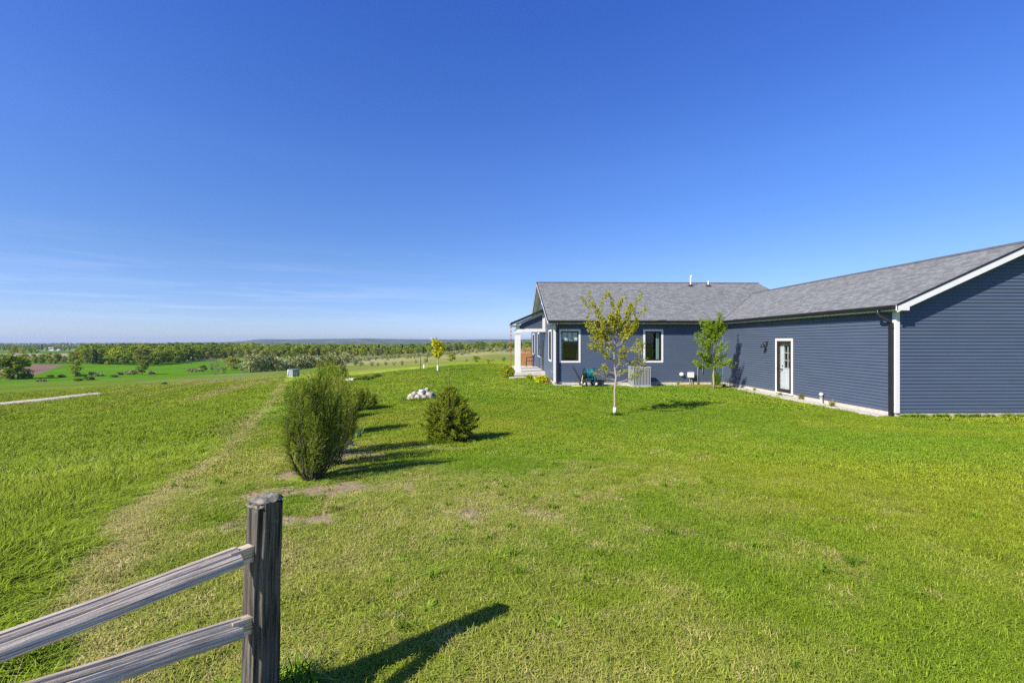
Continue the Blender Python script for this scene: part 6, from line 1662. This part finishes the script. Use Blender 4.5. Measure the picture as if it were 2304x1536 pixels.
# ------------------------------------------------------------------ far hills
def hills(name, d0, d1, prof, seed, m, pxa, pxb):
    pxs = np.linspace(pxa, pxb, 220); tt = np.linspace(0, 1, 26)
    V = []
    for q in tt:
        d = d0 + (d1 - d0) * q
        dx, dy, _ = ray_dir(pxs, 768)
        x, y = dx * d, dy * d
        top = np.interp(pxs, *prof)
        w = math.sin(math.pi * min(1, q / 1.0 * 0.62 + 0.0) * 0.806) if q < 1 else 1
        z = -22 + (top + 22) * (sstep(q, 0, 0.75)) + 26 * (fbm(x / 420, y / 420, seed, 5) - 0.5) * (0.35 + 0.4 * math.sin(math.pi * q))
        V.append(np.stack([x, y, z], 1))
    V = np.concatenate(V); n = len(pxs)
    i, j = np.meshgrid(np.arange(len(tt) - 1), np.arange(n - 1), indexing='ij')
    F = np.stack([(i * n + j).ravel(), (i * n + j + 1).ravel(), ((i + 1) * n + j + 1).ravel(), ((i + 1) * n + j).ravel()], 1)
    o = link(name, mesh_np(name, V, F, m, True)); tag(o, kind='structure')
M['hill'] = paint('wooded_hillside', (0.035, 0.062, 0.020), 0.95, 0.5, 0.006, detail=9, col2=(0.085, 0.110, 0.045))
hills('hills', 4000, 6200, ([380, 520, 548, 580, 600, 640, 665, 690, 720, 760, 800, 850, 900, 960, 1010, 1080, 1150, 1250, 1500, 1900, 2400], [q - 3 for q in [-14, -2, 8, 34, 34, 31, 30, 36, 36, 38, 38, 37, 36, 33, 31, 32, 29, 30, 34, 30, 20]]), 41, M['hill'], 380, 2400)

# ------------------------------------------------------------------ grass
def blade_mesh(name, n, rad, h, w, m, seed, lean=0.5, curl=0.4, hv=0.5):
    r = np.random.default_rng(seed)
    a = r.uniform(0, 6.28, n); q = rad * np.sqrt(r.random(n))
    B = np.stack([q * np.cos(a), q * np.sin(a), np.full(n, -0.006)], 1)
    b = r.uniform(0, 6.28, n); H = h * (1 - hv + 2 * hv * r.random(n)); le = lean * r.random(n)
    d = np.stack([np.cos(b), np.sin(b), np.zeros(n)], 1); s = np.stack([-np.sin(b), np.cos(b), np.zeros(n)], 1)
    ww = (w * r.uniform(0.7, 1.3, n))[:, None]
    mid = B + d * (H * le * 0.35)[:, None] + np.array([0, 0, 1.0]) * (H * 0.6)[:, None]
    tip = B + d * (H * (le * 0.9 + curl * le))[:, None] + np.array([0, 0, 1.0]) * (H * (1 - 0.35 * le))[:, None]
    V = np.stack([B - s * ww, B + s * ww, mid + s * ww * 0.8, mid - s * ww * 0.8, tip + s * ww * 0.12, tip - s * ww * 0.12], 1).reshape(-1, 3)
    o = np.arange(n)[:, None] * 6
    F = np.concatenate([o + np.array([[0, 1, 2, 3]]), o + np.array([[3, 2, 4, 5]])])
    return mesh_np(name, V, F, m)

def weed_mesh(name, m, seed, n=11, l=0.085, w=0.024):
    r = np.random.default_rng(seed); V, F = [], []
    for k in range(n):
        a = 6.28 * k / n + r.uniform(-.3, .3); L = l * r.uniform(0.6, 1.2); e = r.uniform(0.15, 0.75)
        d = np.array([math.cos(a), math.sin(a), 0]); s = np.array([-math.sin(a), math.cos(a), 0]); o = len(V)
        for q, ww in ((0.05, .25), (.35, .8), (.7, 1.0), (1.0, .15)):
            c = d * L * q + np.array([0, 0, L * e * q * (1.25 - 0.7 * q)])
            V += [c - s * w * ww * .5, c + s * w * ww * .5]
        for q in range(3): F.append((o + 2 * q, o + 2 * q + 1, o + 2 * q + 3, o + 2 * q + 2))
    return mesh_np(name, np.array(V), np.array(F), m)

def grass_mat(name, trans=0.4):
    m, n, l, p = nodes(name)
    at = n.new('ShaderNodeAttribute'); at.attribute_type = 'INSTANCER'; at.attribute_name = 'gcol'
    g = n.new('ShaderNodeNewGeometry')
    rp = n.new('ShaderNodeValToRGB'); e = rp.color_ramp.elements
    e[0].color = (0.66, 0.70, 0.6, 1); e[1].color = (1.6, 1.40, 2.6, 1)
    q = e.new(0.80); q.color = (1.2, 1.15, 1.0, 1); q = e.new(0.93); q.color = (1.6, 1.35, 2.2, 1)
    mx = n.new('ShaderNodeMix'); mx.data_type = 'RGBA'; mx.blend_type = 'MULTIPLY'; mx.inputs['Factor'].default_value = 1
    l.new(g.outputs['Random Per Island'], rp.inputs['Fac']); l.new(at.outputs['Color'], mx.inputs['A']); l.new(rp.outputs['Color'], mx.inputs['B'])
    l.new(mx.outputs['Result'], p.inputs['Base Color']); p.inputs['Roughness'].default_value = 0.8; p.inputs['Specular IOR Level'].default_value = 0.06
    # blade normals bent upwards to brighten the lawn, as if it were level ground
    va = n.new('ShaderNodeVectorMath'); va.operation = 'MULTIPLY_ADD'
    va.inputs[1].default_value = (0.55, 0.55, 0.55); va.inputs[2].default_value = (0, 0, 0.8)
    vn = n.new('ShaderNodeVectorMath'); vn.operation = 'NORMALIZE'
    l.new(g.outputs['Normal'], va.inputs[0]); l.new(va.outputs['Vector'], vn.inputs[0]); l.new(vn.outputs['Vector'], p.inputs['Normal'])
    return m
G_BLADE = grass_mat('grass_blades')
short = [blade_mesh('lawn_piece', 120, 0.10, 0.029, 0.0019, G_BLADE, 900 + k, 1.5, 0.8) for k in range(4)]
midg = [blade_mesh('lawn_piece', 130, 0.20, 0.028, 0.0030, G_BLADE, 910 + k, 1.2, 0.7) for k in range(3)]
farg = [blade_mesh('lawn_piece', 70, 0.40, 0.042, 0.0100, G_BLADE, 920 + k, 1.2, 0.7) for k in range(3)]
tall = [blade_mesh('meadow_piece', 60, 0.13, 0.15, 0.0032, G_BLADE, 930 + k, 1.0, 0.6) for k in range(4)]
tallf = [blade_mesh('meadow_piece', 80, 0.34, 0.15, 0.0060, G_BLADE, 940 + k, 1.0, 0.6) for k in range(3)]
stalk = [blade_mesh('meadow_piece', 7, 0.10, 0.30, 0.0018, G_BLADE, 950 + k, 0.9, 0.5) for k in range(2)]
weed = [weed_mesh('weed_piece', G_BLADE, 960 + k, 12 + 3 * k, 0.050 + 0.012 * k, 0.016) for k in range(3)]
tuft = [blade_mesh('weed_piece', 34, 0.035, 0.085, 0.0035, G_BLADE, 970 + k, 1.1, 0.8) for k in range(2)]
gr = np.random.default_rng(123)

def ring(n, r0, r1, a=61):
    d = np.sqrt(gr.uniform(r0 ** 2, r1 ** 2, n)); t_ = np.radians(gr.uniform(-a, a, n) + math.degrees(YAW))
    return np.sin(t_) * d, np.cos(t_) * d

def on_house(x, y):
    return ((x > X0 - 0.5) & (y > Y0 - 0.55)) | ((x > XW - 0.6) & (y > YC - 0.02)) | ((x > 0.9) & (y > PY0 - 0.15) & (x < X0 + 1)) | ((x > 8.8) & (y > Y0 - 1.25) & (x > 8.8 + (Y0 - 0.3 - y)))
def onbed(x, y):
    bx = np.interp(y, [5.9, 7.2, 9.5, 11.2], [-2.55, -2.75, -3.25, -3.6]); return (np.abs(x - bx) < 0.34) & (y > 5.8) & (y < 11.3)

def lawn(name, n, r0, r1, protos, smul, label, a=61):
    x, y = ring(n, r0, r1, a)
    dry, bare, yel = lawn_mix(x, y)
    k = (x - edge_x(y) > -0.05 + 0.25 * (gr.random(len(x)) - 0.5)) & ~on_house(x, y) & (gr.random(len(x)) > 0.90 * bare) & (~onbed(x, y) | (gr.random(len(x)) < 0.12)) & (np.hypot(x, y) < 62)
    x, y, dry, bare = x[k], y[k], dry[k], bare[k]
    c, _, _ = turf_colour(x, y)
    c = c * gr.uniform(0.88, 1.12, len(x))[:, None]
    k = gr.random(len(x)) < 0.30 * dry; c[k] = STRAW * gr.uniform(0.7, 1.1, k.sum())[:, None]
    s = smul * gr.uniform(0.7, 1.25, len(x)) * (1 - 0.3 * dry) * (1 - 0.35 * bare) * (0.92 + 0.3 * fbm(x / 0.8, y / 0.8, 121, 3))
    ro = np.zeros((len(x), 3)); ro[:, 2] = gr.uniform(0, 6.28, len(x)); ro[:, :2] = gr.normal(size=(len(x), 2)) * 0.10
    scatter(name, np.stack([x, y, height(x, y)], 1), gr.integers(0, len(protos), len(x)), np.stack([np.ones(len(x)), np.ones(len(x)), s], 1), protos, label, 'grass', c, ro)
lawn('lawn_grass', 17000, 1.9, 7.5, short, 1.0, 'short mown lawn grass in the foreground')
lawn('lawn_grass', 30000, 7.2, 18, midg, 0.85, 'short mown lawn grass in the middle of the yard')
lawn('lawn_grass', 34000, 17, 46, farg, 0.60, 'short mown lawn grass in the far yard')

def meadow(name, n, r0, r1, protos, smul, label, a0=-64, a1=-8):
    d = np.sqrt(gr.uniform(r0 ** 2, r1 ** 2, n)); t_ = np.radians(gr.uniform(a0, a1, n))
    x, y = np.sin(t_) * d, np.cos(t_) * d
    ex = edge_x(y); w = 0.25 * (fbm(x / .5, y / .5, 131, 3) - 0.5)
    k = (x < ex - 0.02 + w) & (y > 0.6); x, y, ex = x[k], y[k], ex[k]
    c = meadow_colour(x, y) * gr.uniform(0.88, 1.12, len(x))[:, None]
    hgt = (0.72 + 0.8 * (fbm(x / 1.3, y / 1.3, 141, 3) - 0.2)) * sstep(ex - x, -0.1, 0.7) 
    s = smul * np.clip(hgt, 0.25, 1.5) * gr.uniform(0.7, 1.2, len(x))
    ro = np.zeros((len(x), 3)); ro[:, 2] = gr.uniform(0, 6.28, len(x)); ro[:, :2] = gr.normal(size=(len(x), 2)) * 0.12
    scatter(name, np.stack([x, y, height(x, y)], 1), gr.integers(0, len(protos), len(x)), np.stack([np.ones(len(x)), np.ones(len(x)), s], 1), protos, label, 'grass', c, ro)
meadow('meadow_grass', 12000, 2.0, 10, tall, 0.95, 'taller unmown grass left of the mown edge, near')
meadow('meadow_grass', 26000, 9.5, 30, tallf, 0.8, 'taller unmown grass left of the mown edge, middle distance')
meadow('meadow_grass', 24000, 29, 75, tallf, 0.6, 'taller unmown grass on the far slope')
# weeds, taller tufts and pale dry stalks
n = 900; x, y = ring(n, 2.0, 9.5)
_, bare, _ = lawn_mix(x, y); k = (x > edge_x(y) - 0.4) & ~on_house(x, y) & (fbm(x / 1.1, y / 1.1, 151, 3) > 0.55) & (bare < 0.8); x, y = x[k], y[k]
ax_, ay_ = [], []                                            # uncut grass round whatever the mower cannot reach
for (qx_, qy_, rr_, nn_) in [(mx_, my_, 0.10, 30), (cx_, cyy, 0.62, 90), (sx_, sy_, 0.42, 26), (yx_, yy_, 0.15, 20), (pxw, pyw, 0.16, 24)]:
    w_ = gr.uniform(0, 6.28, nn_); q_ = rr_ * gr.uniform(0.8, 1.2, nn_); ax_.append(qx_ + q_ * np.cos(w_)); ay_.append(qy_ + q_ * np.sin(w_))
fx_ = gr.uniform(XW + 0.05, 19, 150); ax_.append(fx_); ay_.append(np.full(150, YC - 0.06) - 0.06 * gr.random(150))
ntuft = sum(len(q) for q in ax_)
x = np.concatenate([x] + ax_); y = np.concatenate([y] + ay_)
c = np.array((0.150, 0.265, 0.02)) * gr.uniform(0.75, 1.35, len(x))[:, None]
scatter('lawn_weeds', np.stack([x, y, height(x, y) + 0.008], 1), np.concatenate([gr.integers(0, 5, len(x) - ntuft), np.full(ntuft, 3)]), np.concatenate([gr.uniform(0.35, 0.95, len(x) - ntuft), gr.uniform(0.7, 1.5, ntuft)]), weed + tuft, 'broad leaved weeds and coarse tufts scattered in the lawn', 'weeds', c)
n = 260; d = np.sqrt(gr.uniform(2.4 ** 2, 16 ** 2, n)); t_ = np.radians(gr.uniform(-60, -12, n)); x, y = np.sin(t_) * d, np.cos(t_) * d
k = x < edge_x(y) - 0.1; x, y = x[k], y[k]
c = np.array((0.42, 0.38, 0.24)) * gr.uniform(0.7, 1.2, len(x))[:, None]
ro = np.zeros((len(x), 3)); ro[:, 2] = gr.uniform(0, 6.28, len(x)); ro[:, :2] = gr.normal(size=(len(x), 2)) * 0.5
scatter('dry_stalks', np.stack([x, y, height(x, y)], 1), gr.integers(0, 2, len(x)), gr.uniform(0.5, 1.1, len(x)), stalk, 'pale dry stalks standing in the unmown grass', 'dry grass', c, ro)

def chip(seed, k):
    r = np.random.default_rng(seed); n = 9
    ph = np.repeat(np.linspace(0.25, math.pi - 0.25, 4), n); th = np.tile(np.linspace(0, 2 * math.pi, n, endpoint=False), 4)
    V = np.stack([np.sin(ph) * np.cos(th), np.sin(ph) * np.sin(th), np.cos(ph) * 0.6], 1) * r.uniform(0.75, 1.2, (4 * n, 1)) * np.array([1, k, 0.8])
    F = [(j * n + i, (j + 1) * n + i, (j + 1) * n + (i + 1) % n, j * n + (i + 1) % n) for j in range(3) for i in range(n)]
    return mesh_np('pebble_piece', V, np.array(F), M['rock'] if k > 0.5 else M['drymulch'])
n = 2600; x = gr.uniform(-5, 1.5, n); y = gr.uniform(3.6, 13, n)
_, bare, _ = lawn_mix(x, y); k = (bare > 0.45) | onbed(x, y); x, y = x[k], y[k]
ro = gr.uniform(-0.4, 0.4, (len(x), 3)); ro[:, 2] = gr.uniform(0, 6.28, len(x))
scatter('pebbles', np.stack([x, y, height(x, y) + 0.012], 1), gr.integers(0, 4, len(x)), 0.006 + 0.016 * gr.random(len(x)) ** 2, [chip(1, 0.8), chip(2, 0.3), chip(3, 0.25), chip(4, 0.2)], 'pebbles and wood chips littering the bare soil by the shrubs', 'pebbles', None, ro)

# ------------------------------------------------------------------ the air
hm = bpy.data.materials.new('air'); hm.use_nodes = True
hn, hl = hm.node_tree.nodes, hm.node_tree.links
hn.remove(hn['Principled BSDF'])
pv = hn.new('ShaderNodeVolumePrincipled'); pv.inputs['Color'].default_value = (0.50, 0.68, 1.0, 1); pv.inputs['Density'].default_value = HAZE; pv.inputs['Anisotropy'].default_value = 0.2
hl.new(pv.outputs['Volume'], hn['Material Output'].inputs['Volume'])
if HAZE > 0:
    mb = MB(); mb.box(-9600, 9600, -9600, 9600, float(GZ.min()) - 1, 75)
    hzob = mb.build('haze', hm); tag(hzob, 'thin blue haze of the far valley', 'haze', kind='stuff')
